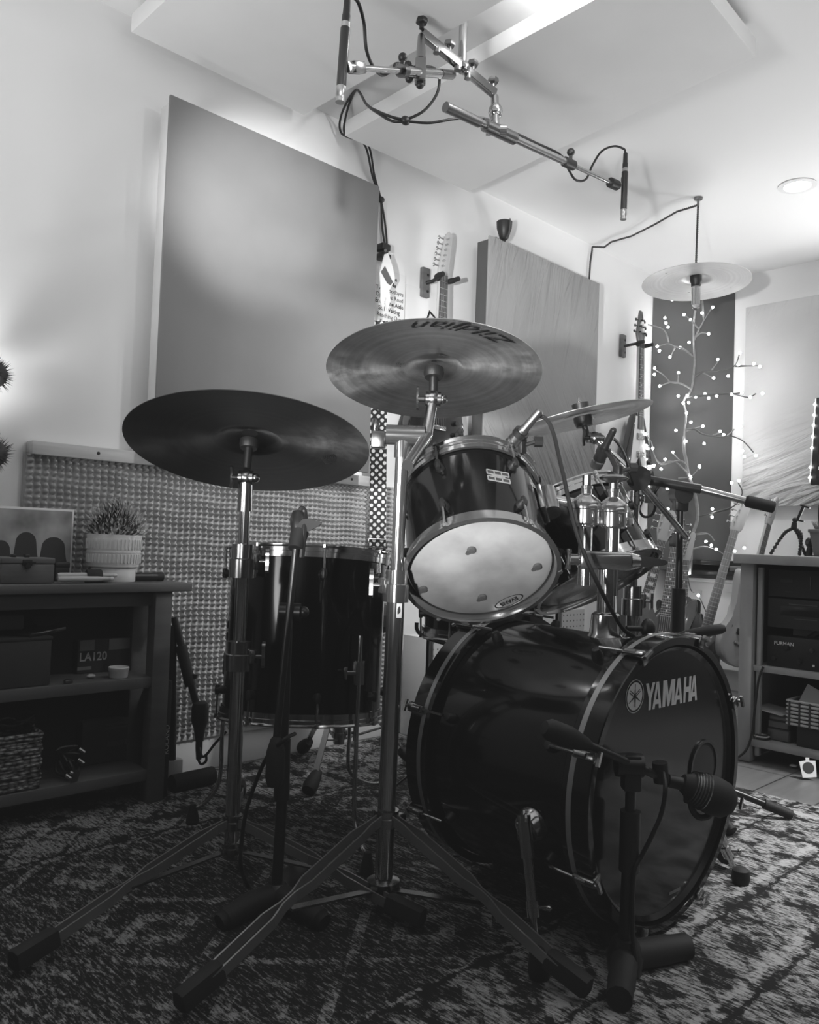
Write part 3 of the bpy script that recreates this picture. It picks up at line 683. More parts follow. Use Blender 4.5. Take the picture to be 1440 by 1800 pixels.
def cym_post(parent, c, N, hfrac, fs=1.):                    # felt, sleeve and tilter below a cymbal centre
    N = V(N).normalized(); c = V(c)
    MB(fr(c+N*(hfrac-.010), N)).lathe([(.004, -.026*fs), (.019*fs, -.025*fs), (.022*fs, -.015*fs), (.021*fs, -.004), (.006, -.001)], None, 20).build('felt_washer', M['black'], parent)
    MB(fr(c+N*(hfrac+.004), N)).lathe([(.004, 0), (.018*fs, 0), (.019*fs, .016*fs), (.004, .018*fs)], None, 18).build('top_felt', M['black'], parent)
    MB(fr(c+N*(hfrac+.004+.016*fs), N)).lathe([(.003, 0), (.007, 0), (.007, .008), (.003, .009), (.003, .018), (0, .019)], None, 10, False).build('wing_nut', M['chrome'], parent)
    MB().cyl(c+N*(hfrac-.015), c+N*(hfrac-.085), .0095, n=12).build('tilter_rod', M['blackmetal'], parent)
    return c+N*(hfrac-.085)
def tilter(parent, p, name='tilter'):
    b = MB(); b.cyl(p-RG*.016, p+RG*.016, .016, n=20); b.ball(p+RG*.02, .011); b.ball(p, .019)
    b.build(name, M['chrome2'], parent)
    b = MB(fr(p-RG*.018, -RG, V((0, 0, 1)))); b.cyl((0, 0, 0), (0, 0, .014), .006, n=10); b.prism(smooth2([(-.008, -.004), (.008, -.004), (.022, -.012), (.024, .002), (.008, .010), (-.008, .010), (-.024, .002), (-.022, -.012)], 2), .005, Mx.Translation((0, 0, .012))); b.build('wing_nut', M['black'], parent)
def collar(parent, p, r, h, m, wing=True, name='collar', sd=1):
    RG = RGT*sd
    p = V(p); b = MB(Mx.Translation(p)); b.lathe([(r, -h/2), (r, h*.05), (r*.86, h*.08), (r*.86, h/2)], None, 24); b.box((RG.x*r*.9, RG.y*r*.9, h*.0), (.022, .022, h*.5), .004); o = b.build(name, m, parent)
    if wing:
        b = MB(fr(V(p)+RG*(r+.012)+V((0, 0, 0)), RG, V((0, 0, 1)))); b.cyl((0, 0, -.006), (0, 0, .012), .005, n=10)
        b.prism(smooth2([(.0, -.006), (.022, -.009), (.034, 0), (.022, .009), (.0, .006), (-.02, .008), (-.026, 0), (-.02, -.008)], 2), .008, Mx.Translation((0, 0, .010))); b.build('wing_bolt', M['chrome2'], o)
def line_at(p0, p1, z): t = (z-p0.z)/(p1.z-p0.z); return p0+(p1-p0)*t
# left straight stand
pL = V((1.058, 1.637, 0)); hA_ = hA*.55*.9
st = thing('cymbal_stand', 'chrome straight cymbal stand in front of the floor tom, holding the large dark cymbal', 'cymbal stand', pL, 'cymbal stands')
jt = cym_post(st, cA, NA, hA*.9)
tp = V((jt.x, jt.y, jt.z-.02)); ax0 = V((pL.x, pL.y, .03))
def zr(v_, u_): r = ray(u_, v_); t = (tp.x*.5+pL.x*.5)*0; return CAM.z + r.z*((R3.transposed() @ (pL-CAM)).z*-1)
z1, z2 = zr(985, 424), zr(1150, 415)
P = lambda z: line_at(ax0, tp, z)
MB().cyl(ax0, P(z2), .0165, n=24).build('lower_tube', M['chrome'], st)
MB().cyl(P(z2), P(z1), .0145, n=24).build('middle_tube', M['chrome'], st)
MB().cyl(P(z1), P(tp.z-.03), .0125, n=24).build('upper_tube', M['chrome'], st)
MB().cyl(P(tp.z-.075), P(tp.z-.0), .017, .015, 20).build('tilter_sleeve', M['chrome2'], st)
tilter(st, tp)
collar(st, P(z1), .030, .075, M['chrome2']); collar(st, P(z2), .030, .065, M['chrome2'])
zc_ = .115; collar(st, P(zc_), .026, .03, M['chrome2'], False, 'leg_collar'); collar(st, P(.055), .026, .022, M['chrome2'], False, 'brace_collar')
for f_ in (onZ(30, 1722, 0), onZ(735, 1642, 0), V((1.36, 2.07, 0))):
    dd = (f_-pL).normalized(); mp = brace_leg(st, P(zc_)+V((dd.x, dd.y, 0))*.025, V((f_.x, f_.y, .03)), M['legsteel'], .010)
    b = MB(); b.bar(P(.05)+V((dd.x, dd.y, 0))*.02, mp, .016, .004, (0, 0, 1)); b.build('brace', M['chrome2'], st)
# middle boom stand
pC = onZ(672, 1604, 0)
st2 = thing('cymbal_stand', 'chrome double-braced boom stand in the foreground centre, holding the scripted cymbal', 'cymbal stand', pC, 'cymbal stands')
dC = (R3.transposed() @ (pC-CAM)).z*-1
ax0 = V((pC.x, pC.y, .045)); tp = at(708, 775, dC); P = lambda z: line_at(ax0, tp, z)
zz = lambda v_: CAM.z + ray(690, v_).z*dC
MB().cyl(ax0, P(zz(1030)), .0185, n=28).build('lower_tube', M['chrome'], st2)
MB().cyl(P(zz(1030)), tp, .0135, n=24).build('upper_tube', M['chrome'], st2)
collar(st2, P(zz(1030)), .026, .065, M['chrome'], sd=-1); collar(st2, P(zz(1437)), .030, .032, M['chrome2'], False, 'leg_collar')
bdg = at(702, 1072, dC) - FWD*.0185; b = MB(fr(bdg, -FWD, RG)); b.box((0, 0, 0), (.011, .03, .001), .0004); bd = b.build('badge', M['white'], st2)
b = MB(fr(bdg-FWD*.0008, -FWD, RG)); b.prism(smooth2([(-.003, -.008), (.003, -.002), (.001, .009), (-.003, .004)], 2), .0004); b.build('badge_mark', M['print'], bd)
b = MB(Mx.Translation(P(.055))); b.lathe([(.022, -.02), (.034, -.018), (.034, .012), (.022, .016)], None, 24); b.build('brace_collar', M['chrome2'], st2)
for f_ in (onZ(322, 1795, 0), onZ(1024, 1768, 0), V((1.50, 1.62, 0))):
    dd = (f_-pC).normalized(); mp = brace_leg(st2, P(zz(1437))+V((dd.x, dd.y, 0))*.022, V((f_.x, f_.y, .03)), M['legsteel'], .013)
    b = MB(); b.bar(P(.055)+V((dd.x, dd.y, 0))*.03, mp+V((0, 0, -.008)), .020, .004, (0, 0, 1)); b.build('brace', M['chrome2'], st2)
# ratchet hinge with boom
b = MB(); b.cyl(tp-RG*.035+V((0, 0, .012)), tp+RG*.045+V((0, 0, .012)), .021, n=24); b.cyl(tp-V((0, 0, .035)), tp+V((0, 0, .006)), .017, n=20); b.build('hinge', M['chrome'], st2)
b = MB(); b.bar(tp-RG*.035+V((0, 0, .0)), tp-RG*.065, .03, .036, (0, 0, 1), .004); b.box(tp-RG*.058+V((0, 0, .03)), (.014, .014, .03), .004); b.build('ratchet_block', M['chrome2'], st2)
jC = cym_post(st2, cC, NC, hC*.9); jj = jC
h2 = tp+RG*.05+V((0, 0, .012)); back = at(708, 820, dC-.16)
MB().tube([jj, h2, ], .0115, 16).build('boom_arm', M['chrome2'], st2)
MB().cyl(h2, at(717, 818, dC-.10), .012, n=20).build('boom_tail', M['chrome'], st2)
tilter(st2, jj)
# right boom stand
hg = at(1117, 842, 2.40); pR = V((hg.x, hg.y, 0))
st3 = thing('cymbal_stand', 'chrome boom stand behind the tom mount, long diagonal arm to the tilted cymbal', 'cymbal stand', pR, 'cymbal stands')
zz = lambda v_: CAM.z + ray(1112, v_).z*2.40
MB().cyl((pR.x, pR.y, .06), (pR.x, pR.y, zz(1055)), .0165, n=20).build('lower_tube', M['chrome'], st3)
MB().cyl((pR.x, pR.y, zz(1055)), hg, .0135, n=20).build('upper_tube', M['chrome'], st3)
collar(st3, (pR.x, pR.y, zz(1055)), .030, .085, M['chrome2']); collar(st3, (pR.x, pR.y, zz(875)), .017, .04, M['chrome2'], False, 'sleeve')
MB().cyl(hg-FWD*.035, hg+FWD*.03, .036, n=32).build('hinge', M['blackmetal'], st3)
jR = cym_post(st3, cR, NR, hR*.8, 1.35); e0 = at(1046, 770, 2.40); e1 = at(1207, 945, 2.43)
MB().tube([jR, e0], .010, 14).build('tilter_arm', M['blackmetal'], st3); tilter(st3, e0)
MB().cyl(e0, hg-FWD*.02, .011, n=16).build('boom_arm', M['chrome'], st3)
MB().cyl(hg-FWD*.02, e1, .0095, n=16).build('boom_tail', M['chrome'], st3)
collar(st3, (pR.x, pR.y, .24), .028, .03, M['chrome2'], False, 'leg_collar')
for f_ in (onZ(1276, 1530, 0), pR+V((.42, .1, 0)), pR+V((-.02, .42, 0))):
    f_ = V((f_.x, f_.y, .03)); dd = (f_-pR).normalized(); mp = brace_leg(st3, V((pR.x, pR.y, .24))+V((dd.x, dd.y, 0))*.02, f_, M['chrome2'], .012)
    b = MB(); b.bar(V((pR.x, pR.y, .07))+V((dd.x, dd.y, 0))*.02, mp, .016, .004, (0, 0, 1)); b.build('brace', M['chrome2'], st3)
# throne and snare behind the kit
pT = V((1.84, 2.13, 0)); pT = V((1.72, 2.06, 0))
th = thing('drum_throne', 'drum throne behind the floor tom, chrome post and splayed tripod feet', 'stool', pT)
MB().lathe([(0, .48), (.14, .475), (.165, .50), (.165, .535), (.14, .56), (0, .565)], Mx.Translation(pT), 36, False).build('seat', M['rubber'], th)
MB().cyl(pT+V((0, 0, .13)), pT+V((0, 0, .48)), .013, n=18).build('post', M['chrome'], th)
MB().cyl(pT+V((0, 0, .11)), pT+V((0, 0, .30)), .018, n=18).build('lower_tube', M['chrome2'], th)
collar(th, pT+V((0, 0, .145)), .024, .03, M['chrome2'])
for f_ in (onZ(545, 1400, 0), onZ(533, 1328, 0), V((2.0, 2.0, 0))):
    dd = (f_-pT); dd.z = 0; dn = dd.normalized(); ft = V((f_.x, f_.y, .02)); lg = MB(); lg.bar(pT+V((0, 0, .30))+dn*.02, ft-dn*.02+V((0, 0, .02)), .018, .005, (0, 0, 1)); lg = lg.build('leg', M['chrome'], th)
    MB(fr(V((ft.x, ft.y, .03)), V((dn.x, dn.y, -.6)))).lathe([(.014, -.06), (.019, -.04), (.024, .0), (.020, .018), (0, .02)], None, 14).build('rubber_foot', M['rubber'], lg)
    MB().bar(pT+V((0, 0, .12)), (pT+V((0, 0, .30)))*.45+ft*.55, .012, .004).build('brace', M['chrome2'], th)
# ================================================================== microphones and their stands
def pencil_mic(name, label, top, bot, group=None):           # XLR plug on top, capsule at the bottom
    top, bot = V(top), V(bot); L = (bot-top).length; d = (bot-top).normalized(); Mt = fr(top, d)
    t = thing(name, label, 'microphone', bot, group)
    MB(Mt).lathe([(.004, 0), (.0075, .004), (.0085, L*.16), (.0095, L*.17), (.0095, L*.24)], None, 16).build('cable_plug', M['black'], t)
    MB(Mt).lathe([(.0098, L*.24), (.0098, L*.29)], None, 18).build('collar_ring', M['chrome'], t)
    bd = MB(Mt).lathe([(.0105, L*.29), (.011, L*.30), (.011, L*.84), (.0105, L*.85)], None, 20).build('body', M['blackmetal'], t)
    MB(Mt @ fr((0, -.0112, L*.40), (0, -1, 0))).prism(smooth2([(-.004, -.009), (.004, -.009), (.004, .009), (-.004, .009)], 3), .0006).build('label_mark', M['rodgrey'], bd)
    b = MB(Mt); b.lathe([(.0105, L*.85), (.0112, L*.86), (.0112, L*.93), (.010, L*.94), (.010, L*.965), (.0112, L*.97), (.011, L), (0, L)], None, 20, False); b.build('capsule', M['steel'], t)
    return t
def cable(name, label, pts, r=.004, m='cable', k=10, cat='cable', group=None):
    return tag(MB().tube(pts, r, 8, True, k).build(name, M[m]), label, cat, group)
# overhead bar hung from the ceiling
DB = 2.42
pc = onZ(816, 12, ZC); pe = at(808, 106, 2.42); pe = V((pc.x, pc.y, at(808, 112, 2.42).z))
rig = thing('microphone_bar', 'chrome microphone bar on a pole hanging from the ceiling, two telescopic arms', 'microphone bar', (pc.x, pc.y, 1.9))
b = MB(); b.cyl((pc.x, pc.y, ZC-.008), (pc.x, pc.y, ZC), .03, n=24); b.cyl((pc.x, pc.y, ZC-.02), (pc.x, pc.y, ZC-.008), .018, n=20); b.build('ceiling_flange', M['chrome2'], rig)
MB().cyl(pe, (pc.x, pc.y, ZC-.01), .0125, n=20).build('pole', M['chrome'], rig)
b0, b1 = at(741, 58, 2.34), at(870, 165, 2.50)
tb = (pe-b0).dot((b1-b0).normalized()); bm_ = b0+(b1-b0).normalized()*tb
MB().bar(b0, b1, .020, .026, (0, 0, 1), .002).build('cross_bar', M['chrome2'], rig)
b = MB(); b.cyl(bm_, pe, .014, n=16); b.ball(bm_, .02); b.build('pole_joint', M['chrome'], rig)
bd = (b1-b0)
for i, f_ in enumerate((.0, .36, .68, .97)):
    p = b0+bd*f_; b = MB(fr(p+V((0, 0, .012)), (0, 0, 1))); b.cyl((0, 0, 0), (0, 0, .016), .007, n=12)
    b.lathe([(0, .016), (.016, .016), (.018, .020), (.016, .030), (0, .031)], None, 6, False); b.build('clamp_knob', M['black'] if i == 0 else M['chrome2'], rig)
for f_ in (.2, .48, .62): b = MB(); b.cyl(b0+bd*f_-V((0, 0, .022)), b0+bd*f_-V((0, 0, .008)), .011, n=14); b.build('bolt', M['chrome'], rig)
# left arm
a0, a1 = at(628, 119, 1.89), at(792, 131, 2.44); ml = at(742, 126, 2.28)
am = a0*.45+a1*.55
q0, q1 = a0+(a1-a0)*.42, a0+(a1-a0)*.30
MB().cyl(a0, q0, .0075, n=16).build('thin_rod', M['chrome'], rig)
MB().cyl(q0, a1, .0125, n=18).build('thick_tube', M['chrome'], rig)
MB().cyl(a0+(a1-a0)*.86, a1+(a1-a0)*.02, .0135, n=18).build('grip_sleeve', M['rodgrey'], rig)
b = MB(); b.cyl(q0-(a1-a0).normalized()*.012, q0+(a1-a0).normalized()*.02, .0165, n=16); b.cyl(q0, q0+V((0, 0, .03)), .006, n=10); b.ball(q0+V((0, 0, .036)), .012); b.build('clutch', M['black'], rig)
j = a0+(a1-a0)*.62
b = MB(); b.bar(j-V((0, 0, .03)), j+V((0, 0, .035)), .034, .03, RG, .004); b.cyl(j+V((0, 0, .03)), b0-V((0, 0, .01)), .015, .010, 16); b.build('swivel_joint', M['chrome2'], rig)
for dz, sx in ((-.036, 0), (.02, -.035), (-.02, -.03)):
    b = MB(); b.cyl(j, j+V((0, 0, dz))+RG*sx, .005, n=8); b.ball(j+V((0, 0, dz))+RG*sx, .011, (1, 1, .9)); b.build('wing_knob', M['black'], rig)
# right arm
c0, c1_ = at(783, 188, 2.30), at(1080, 324, 2.82); cd_ = (c1_-c0); jr = at(862, 210, 2.44)
MB().cyl(c0, c0+cd_*.17, .0145, n=18).build('grip_sleeve', M['rodgrey'], rig)
MB().cyl(c0+cd_*.17, c0+cd_*.70, .0115, n=18).build('thick_tube', M['chrome'], rig)
MB().cyl(c0+cd_*.70, c1_, .007, n=14).build('thin_rod', M['chrome'], rig)
MB().cyl(c0+cd_*.20, c0+cd_*.36, .019, n=18).build('tube_sleeve', M['chrome2'], rig)
b = MB(); b.cyl(c0+cd_*.66, c0+cd_*.72, .016, n=14); b.cyl(c0+cd_*.70, c0+cd_*.70+V((0, 0, .035)), .006, n=8); b.ball(c0+cd_*.70+V((0, 0, .04)), .013); b.build('clutch', M['black'], rig)
jc = c0+cd_*.26
b = MB(); b.cyl(jc, b1-V((0, 0, .01)), .012, n=14); b.ball(jc*.5+b1*.5, .022, (1, 1, 1.2)); b.cyl(jc-RG*.03, jc+RG*.03, .016, n=14); b.build('swivel_joint', M['chrome'], rig)
b = MB(); b.cyl(c1_-cd_*.03, c1_+cd_*.02, .017, n=14); b.ball(c1_+cd_*.02, .015); b.build('mic_clip', M['black'], rig)
b = MB(); b.bar(a0-(a1-a0)*.05, a0+(a1-a0)*.04, .024, .026, (0, 0, 1), .004); b.cyl(a0-(a1-a0)*.05, a0-(a1-a0)*.08, .012, n=12); b.build('mic_clip', M['chrome2'], rig)
mL = pencil_mic('pencil_microphone', 'slim black pencil microphone pointing down at top left of the bar', at(611, -4, 1.85), at(598, 180, 1.84), 'overhead pencil microphones')
mR = pencil_mic('pencil_microphone', 'slim black pencil microphone pointing down at right end of long arm', at(1100, 268, 2.85), at(1096, 386, 2.84), 'overhead pencil microphones')
# cables of the overheads
cable('microphone_cable', 'black cable looping from the left overhead microphone to the chrome bar', [at(612, -2, 1.85), at(618, -6, 1.85), at(630, 5, 1.87), at(640, 40, 1.90), at(644, 85, 1.93), at(655, 115, 1.97), at(672, 132, 2.05), at(690, 122, 2.12), at(697, 112, 2.15), at(720, 118, 2.22), at(760, 119, 2.34), at(772, 135, 2.38), at(768, 165, 2.38), at(745, 195, 2.38), at(713, 211, 2.38)], .0042)
cable('microphone_cable', 'black cable looping from the right overhead microphone along the long arm', [at(1099, 268, 2.85), at(1097, 262, 2.85), at(1080, 257, 2.85), at(1058, 266, 2.84), at(1042, 290, 2.82), at(1030, 315, 2.78), at(1012, 316, 2.74), at(998, 295, 2.71), at(985, 272, 2.68), at(940, 250, 2.60), at(890, 226, 2.50), at(850, 208, 2.44), at(800, 209, 2.40), at(755, 216, 2.38), at(713, 213, 2.38)], .0038)
t = thing('cable_pair', 'two black cables tied together, running from the ceiling panel gap down the wall', 'cable', onY(670, 400, YW-.02))
for i, dx in enumerate((0, 6)):
    MB().tube([at(712, 211+i*2, 2.38), at(690, 206+i*7, 2.38), at(665, 196+i*3, 2.44), at(645, 184, 2.55), V((1.80, 2.20, 2.352)), V((1.86+.02*i, 2.35, 2.345)), V((1.90+.02*i, 2.395, 2.30)), onY(640+dx, 253, YW-.03), onY(655+dx*.6, 310, YW-.02), onY(669+dx*.1, 350, YW-.012), onY(672+dx, 400, YW-.014), onY(680+dx*.2, 447, YW-.014)], .0042, 8, True, 8).build('cable', M['cable'], t)
for p in (at(713, 212, 2.38), onY(670, 351, YW-.014)): MB().ball(p, .013, (1.2, 1, 1)).build('tie_wrap', M['black'], t)

# clip-on tom microphones
def tom_mic(name, label, tip, tail, clip, m):
    tip, tail = V(tip), V(tail); d = (tip-tail); L = d.length; Mt = fr(tail, d)
    t = thing(name, label, 'microphone', clip, 'tom microphones')
    MB(Mt).lathe([(.006, -.055), (.009, -.05), (.0095, 0), (.011, .002), (.012, L*.1), (.0165, L*.55), (.017, L*.62)], None, 20).build('body', M[m], t)
    MB(Mt).lathe([(.0172, L*.60), (.0172, L*.66)], None, 20).build('band', M['chrome'], t)
    MB(Mt).lathe([(.0165, L*.66), (.0175, L*.72), (.0165, L*.92), (.010, L), (0, L)], None, 20, False).build('grille', M['rodgrey'], t)
    b = MB(); c = tail+d*.25; b.cyl(c-d*.08, c+d*.12, .018, n=16); b.tube([c, c*.5+V(clip)*.5+V((0, 0, .012)), V(clip)], .007, 8, True, 4); b.box(V(clip), (.02, .02, .035), .004); b.build('rim_clip', M['black'], t)
    b = MB(); kp = V(clip)+RG*.035+V((0, 0, .012)); b.cyl(V(clip), kp, .005, n=8); b.cyl(kp-RG*.006, kp+RG*.012, .013, n=8); b.build('clip_knob', M['black'], t)
    return t
rim1 = rad(MT1, ang_of(MT1, at(948, 805, 1.75)), .172, .26)
tom_mic('tom_microphone', 'silver and black microphone clipped to the rim of the nearest rack tom', at(893, 788, 1.84), at(924, 752, 1.80), rim1, 'rodgrey')
cable('microphone_cable', 'black cable arching from the near tom microphone down past the chrome mount', [at(936, 735, 1.79), at(944, 730, 1.79), at(962, 738, 1.78), at(974, 765, 1.77), at(982, 800, 1.75), at(992, 842, 1.72), at(1000, 880, 1.70), at(1012, 930, 1.68), at(1032, 985, 1.67), at(1058, 1040, 1.67), at(1082, 1085, 1.69), at(1098, 1108, 1.72), at(1112, 1117, 1.76)], .0045)
rim2 = rad(MT2, ang_of(MT2, at(1092, 832, 2.05)), .172, .225)
tom_mic('tom_microphone', 'dark microphone clipped to the rear rack tom under the tilted cymbal', at(1046, 822, 2.16), at(1066, 782, 2.10), rim2, 'blackmetal')
cable('microphone_cable', 'black cable looping beside the rear boom stand below its round hinge', [at(1068, 776, 2.1), at(1080, 772, 2.12), at(1098, 800, 2.2), at(1112, 850, 2.36), at(1128, 878, 2.46), at(1124, 895, 2.46), at(1132, 908, 2.46), at(1146, 905, 2.46), at(1152, 890, 2.46), at(1150, 870, 2.46), at(1158, 855, 2.46)], .004)

# black short mic stand in front of the floor tom
pm = onZ(485, 1602, 0)
ms = thing('microphone_stand', 'short black microphone stand with heavy curved feet, in front of the floor tom', 'microphone stand', pm, 'black microphone stands')
dm = (R3.transposed() @ (pm-CAM)).z*-1
top = at(508, 1075, dm); q = at(497, 1380, dm)
b = MB(); b.lathe([(.034, 0), (.036, .02), (.026, .045), (.018, .055), (0, .056)], Mx.Translation(pm+V((0, 0, .004))), 24, False); b.build('base_hub', M['blackmetal'], ms)
for ft in (onZ(385, 1640, 0), onZ(570, 1640, 0), pm+V((.14, .10, 0))):
    d = ft-pm; d.z = 0; b = MB(); b.tube([pm+V((0, 0, .035)), pm+d*.45+V((0, 0, .034)), pm+d*.85+V((0, 0, .024)), pm+d+V((0, 0, .019))], [.024, .024, .022, .017], 12, True, 4); b.build('base_foot', M['rubber'], ms)
MB().cyl(pm+V((0, 0, .05)), q, .0115, n=16).build('lower_tube', M['blackmetal'], ms)
MB().cyl(at(495, 1405, dm), at(497, 1300, dm), .0165, n=16).build('clutch', M['black'], ms)
MB().cyl(q, top, .0085, n=14).build('upper_tube', M['blackmetal'], ms)
w0, w1 = at(482, 1385, dm-.05), at(486, 1300, dm-.04)
bt = at(520, 965, dm-.01)
b = MB(); b.cyl(w1, bt, .0075, n=14); b.build('boom_rod', M['blackmetal'], ms)
MB(fr(w0, w1-w0)).lathe([(0, 0), (.014, .003), (.019, .02), (.019, .07), (.012, .095), (.008, .10)], None, 20).build('counterweight', M['rubber'], ms)
b = MB(); b.cyl(top-RG*.018, top+RG*.024, .018, n=18); b.ball(top+RG*.03, .012); b.build('boom_joint', M['blackmetal'], ms)
b = MB(); mb = at(527, 935, dm+.01); b.cyl(bt, mb, .016, .019, 16); b.prism(smooth2([(-.008, -.01), (.010, -.012), (.045, .008), (.032, .014), (.006, .016)], 3), .012, fr(mb+V((0, 0, .01)), -FWD, RG)); b.build('mic_clip', M['rubber'], ms)
fm = thing('drum_microphone', 'dark microphone at top of short black stand, aimed at the floor tom', 'microphone', mb)
b = MB(fr(at(527, 936, dm+.015), V((.06, .25, 1)))); b.lathe([(0, -.02), (.013, -.018), (.018, .0), (.019, .03), (.013, .045), (0, .047)], None, 20, False); b.build('grille', M['blackmetal'], fm)
b = MB(); b.tube([at(524, 930, dm+.02), at(526, 906, dm+.02), at(531, 894, dm+.02), at(536, 903, dm+.02), at(535, 930, dm+.0), at(530, 980, dm-.01)], .006, 8, True, 5); b.build('cable_plug', M['black'], fm)
cable('microphone_cable', 'black cable hanging from short stand to the rug between two chrome stands', [at(518, 1290, dm-.01), at(500, 1300, dm-.06), at(470, 1330, dm-.03), at(448, 1380, dm), at(432, 1430, dm), at(425, 1480, dm), at(424, 1525, dm), onZ(436, 1556, .008), onZ(460, 1572, .008), onZ(480, 1570, .01)], .0042)

# kick mic stand
pk = onZ(1098, 1712, 0)
dk = (R3.transposed() @ (pk-CAM)).z*-1
ks = thing('microphone_stand', 'short black microphone stand with thick feet, in front of the bass drum', 'microphone stand', pk, 'black microphone stands')
for (u, v), r0 in (((1206, 1690), .026), ((1088, 1785), .024), ((1046, 1608), .02)):
    ft = onZ(u, v, 0); d = ft-pk; d.z = 0
    b = MB(); b.tube([pk+V((0, 0, .032)), pk+d*.5+V((0, 0, r0+.004)), pk+d+V((0, 0, r0+.002))], [r0+.002, r0, r0*.92], 12, True, 4); b.build('base_foot', M['rubber'], ks)
MB(Mx.Translation(pk+V((0, 0, .004)))).lathe([(.03, 0), (.034, .03), (.022, .06), (0, .062)], None, 22, False).build('base_hub', M['blackmetal'], ks)
kt = at(1110, 1345, dk)
MB().cyl(pk+V((0, 0, .05)), at(1106, 1520, dk), .0125, n=18).build('lower_tube', M['blackmetal'], ks)
MB().cyl(at(1106, 1530, dk), at(1109, 1425, dk), .0185, n=18).build('clutch', M['black'], ks)
MB().cyl(at(1106, 1520, dk), kt, .0095, n=14).build('upper_tube', M['blackmetal'], ks)
b = MB(); b.cyl(kt-RG*.028, kt+RG*.02, .021, n=18); b.bar(kt-V((0, 0, .045)), kt+V((0, 0, .02)), .032, .032, RG, .005); b.build('boom_joint', M['blackmetal'], ks)
w0, w1 = at(955, 1278, dk-.08), at(1030, 1308, dk-.05); k1 = at(1175, 1372, dk+.03)
MB().cyl(w1, k1, .0078, n=14).build('boom_rod', M['blackmetal'], ks)
MB(fr(w0, w1-w0)).lathe([(0, 0), (.012, .002), (.019, .014), (.0195, .055), (.012, (w1-w0).length), (.008, (w1-w0).length+.01)], None, 20).build('counterweight', M['rubber'], ks)
b = MB(); b.cyl(at(1160, 1340, dk+.02), at(1163, 1375, dk+.02), .014, n=14); b.cyl(k1, at(1200, 1378, dk+.03), .012, n=14); b.build('mic_swivel', M['black'], ks)
kc = at(1262, 1402, dk+.03); k0 = at(1205, 1378, dk+.03)
km = thing('kick_microphone', 'dark egg-shaped microphone on boom arm at the bass drum port', 'microphone', kc)
dd = V((kc-k0)); Mt = fr(k0, dd)
MB(Mt).lathe([(0, -.01), (.016, -.006), (.024, .010), (.033, .03), (.036, .055), (.033, .078), (.022, .092), (0, .096)], None, 32, False).build('body', M['rubber'], km)
b = MB(Mt)
for i in range(6): b.ring([(.0265+i*.0012, .010+i*.005), (.029+i*.0012, .011+i*.005), (.028+i*.0012, .013+i*.005)], None, 28)
b.build('grille_ribs', M['steel'], km)
b = MB(); b.tube([at(1250, 1420, dk+.03), at(1246, 1434, dk+.03), at(1228, 1436, dk+.03), at(1216, 1420, dk+.03), at(1214, 1400, dk+.03)], .006, 8, True, 4); b.box(at(1216, 1392, dk+.03), (.03, .02, .04), .004); b.build('yoke', M['blackmetal'], km)
cable('microphone_cable', 'black cable dropping from the kick microphone boom toward its stand foot', [at(1164, 1350, dk+.02), at(1170, 1385, dk-.02), at(1163, 1430, dk-.02), at(1146, 1470, dk-.02), at(1128, 1505, dk-.015), at(1116, 1530, dk-.02), at(1112, 1580, dk-.02), at(1112, 1640, dk-.02), at(1118, 1690, dk-.03)], .0042)

# black boom stand at the right
pz = onZ(1205, 1312, 0); pz = V((2.285, 1.19, 0))
bs = thing('microphone_stand', 'tall black boom stand at right, boom with grey grip pointing over the cabinet', 'microphone stand', pz, 'black microphone stands')
dz = (R3.transposed() @ (pz-CAM)).z*-1; tz = at(1196, 868, dz); tz = V((pz.x, pz.y, tz.z))
MB().cyl((pz.x, pz.y, .1), (pz.x, pz.y, tz.z-.30), .0145, n=16).build('lower_tube', M['blackmetal'], bs)
MB().cyl((pz.x, pz.y, tz.z-.42), (pz.x, pz.y, tz.z-.28), .020, n=16).build('clutch', M['black'], bs)
MB().cyl((pz.x, pz.y, tz.z-.30), tz, .0105, n=14).build('upper_tube', M['blackmetal'], bs)
b = MB(); b.cyl(tz-FWD*.03, tz+FWD*.03, .028, n=20); b.bar(tz-V((0, 0, .05)), tz+V((0, 0, .02)), .04, .04, RG, .006); b.build('boom_joint', M['blackmetal'], bs)
g0, g1, g2, g3 = at(1130, 842, dz+.02), at(1232, 860, dz-.01), at(1310, 880, dz-.05), at(1362, 892, dz-.07)
MB().cyl(g0, g1, .014, n=16).build('boom_sleeve', M['blackmetal'], bs)
MB().cyl(g1, g2, .0105, n=14).build('boom_rod', M['steel'], bs)
MB(fr(g2, g3-g2)).lathe([(.012, 0), (.0175, .006), (.0175, (g3-g2).length-.004), (.014, (g3-g2).length), (0, (g3-g2).length)], None, 18, False).build('grip', M['rubber'], bs)
for ft in (onZ(1385, 1443, 0), pz+V((-.05, .40, 0)), pz+V((.1, -.3, 0))*.8+V((-.36, .1, 0))*.4):
    d = (ft-pz); d.z = 0; lg = MB(); lg.cyl(V((pz.x, pz.y, .13)), V((ft.x, ft.y, .022)), .010, n=12); lg = lg.build('leg', M['blackmetal'], bs)
    dn = (V((ft.x, ft.y, .022))-V((pz.x, pz.y, .13))).normalized(); MB().cyl(V((ft.x, ft.y, .022))-dn*.07, V((ft.x, ft.y, .021))+dn*.01, .0145, n=14).build('rubber_foot', M['rubber'], lg)
MB(Mx.Translation((pz.x, pz.y, .13))).lathe([(.022, -.03), (.026, -.02), (.026, .02), (.018, .03)], None, 18).build('leg_hub', M['black'], bs)
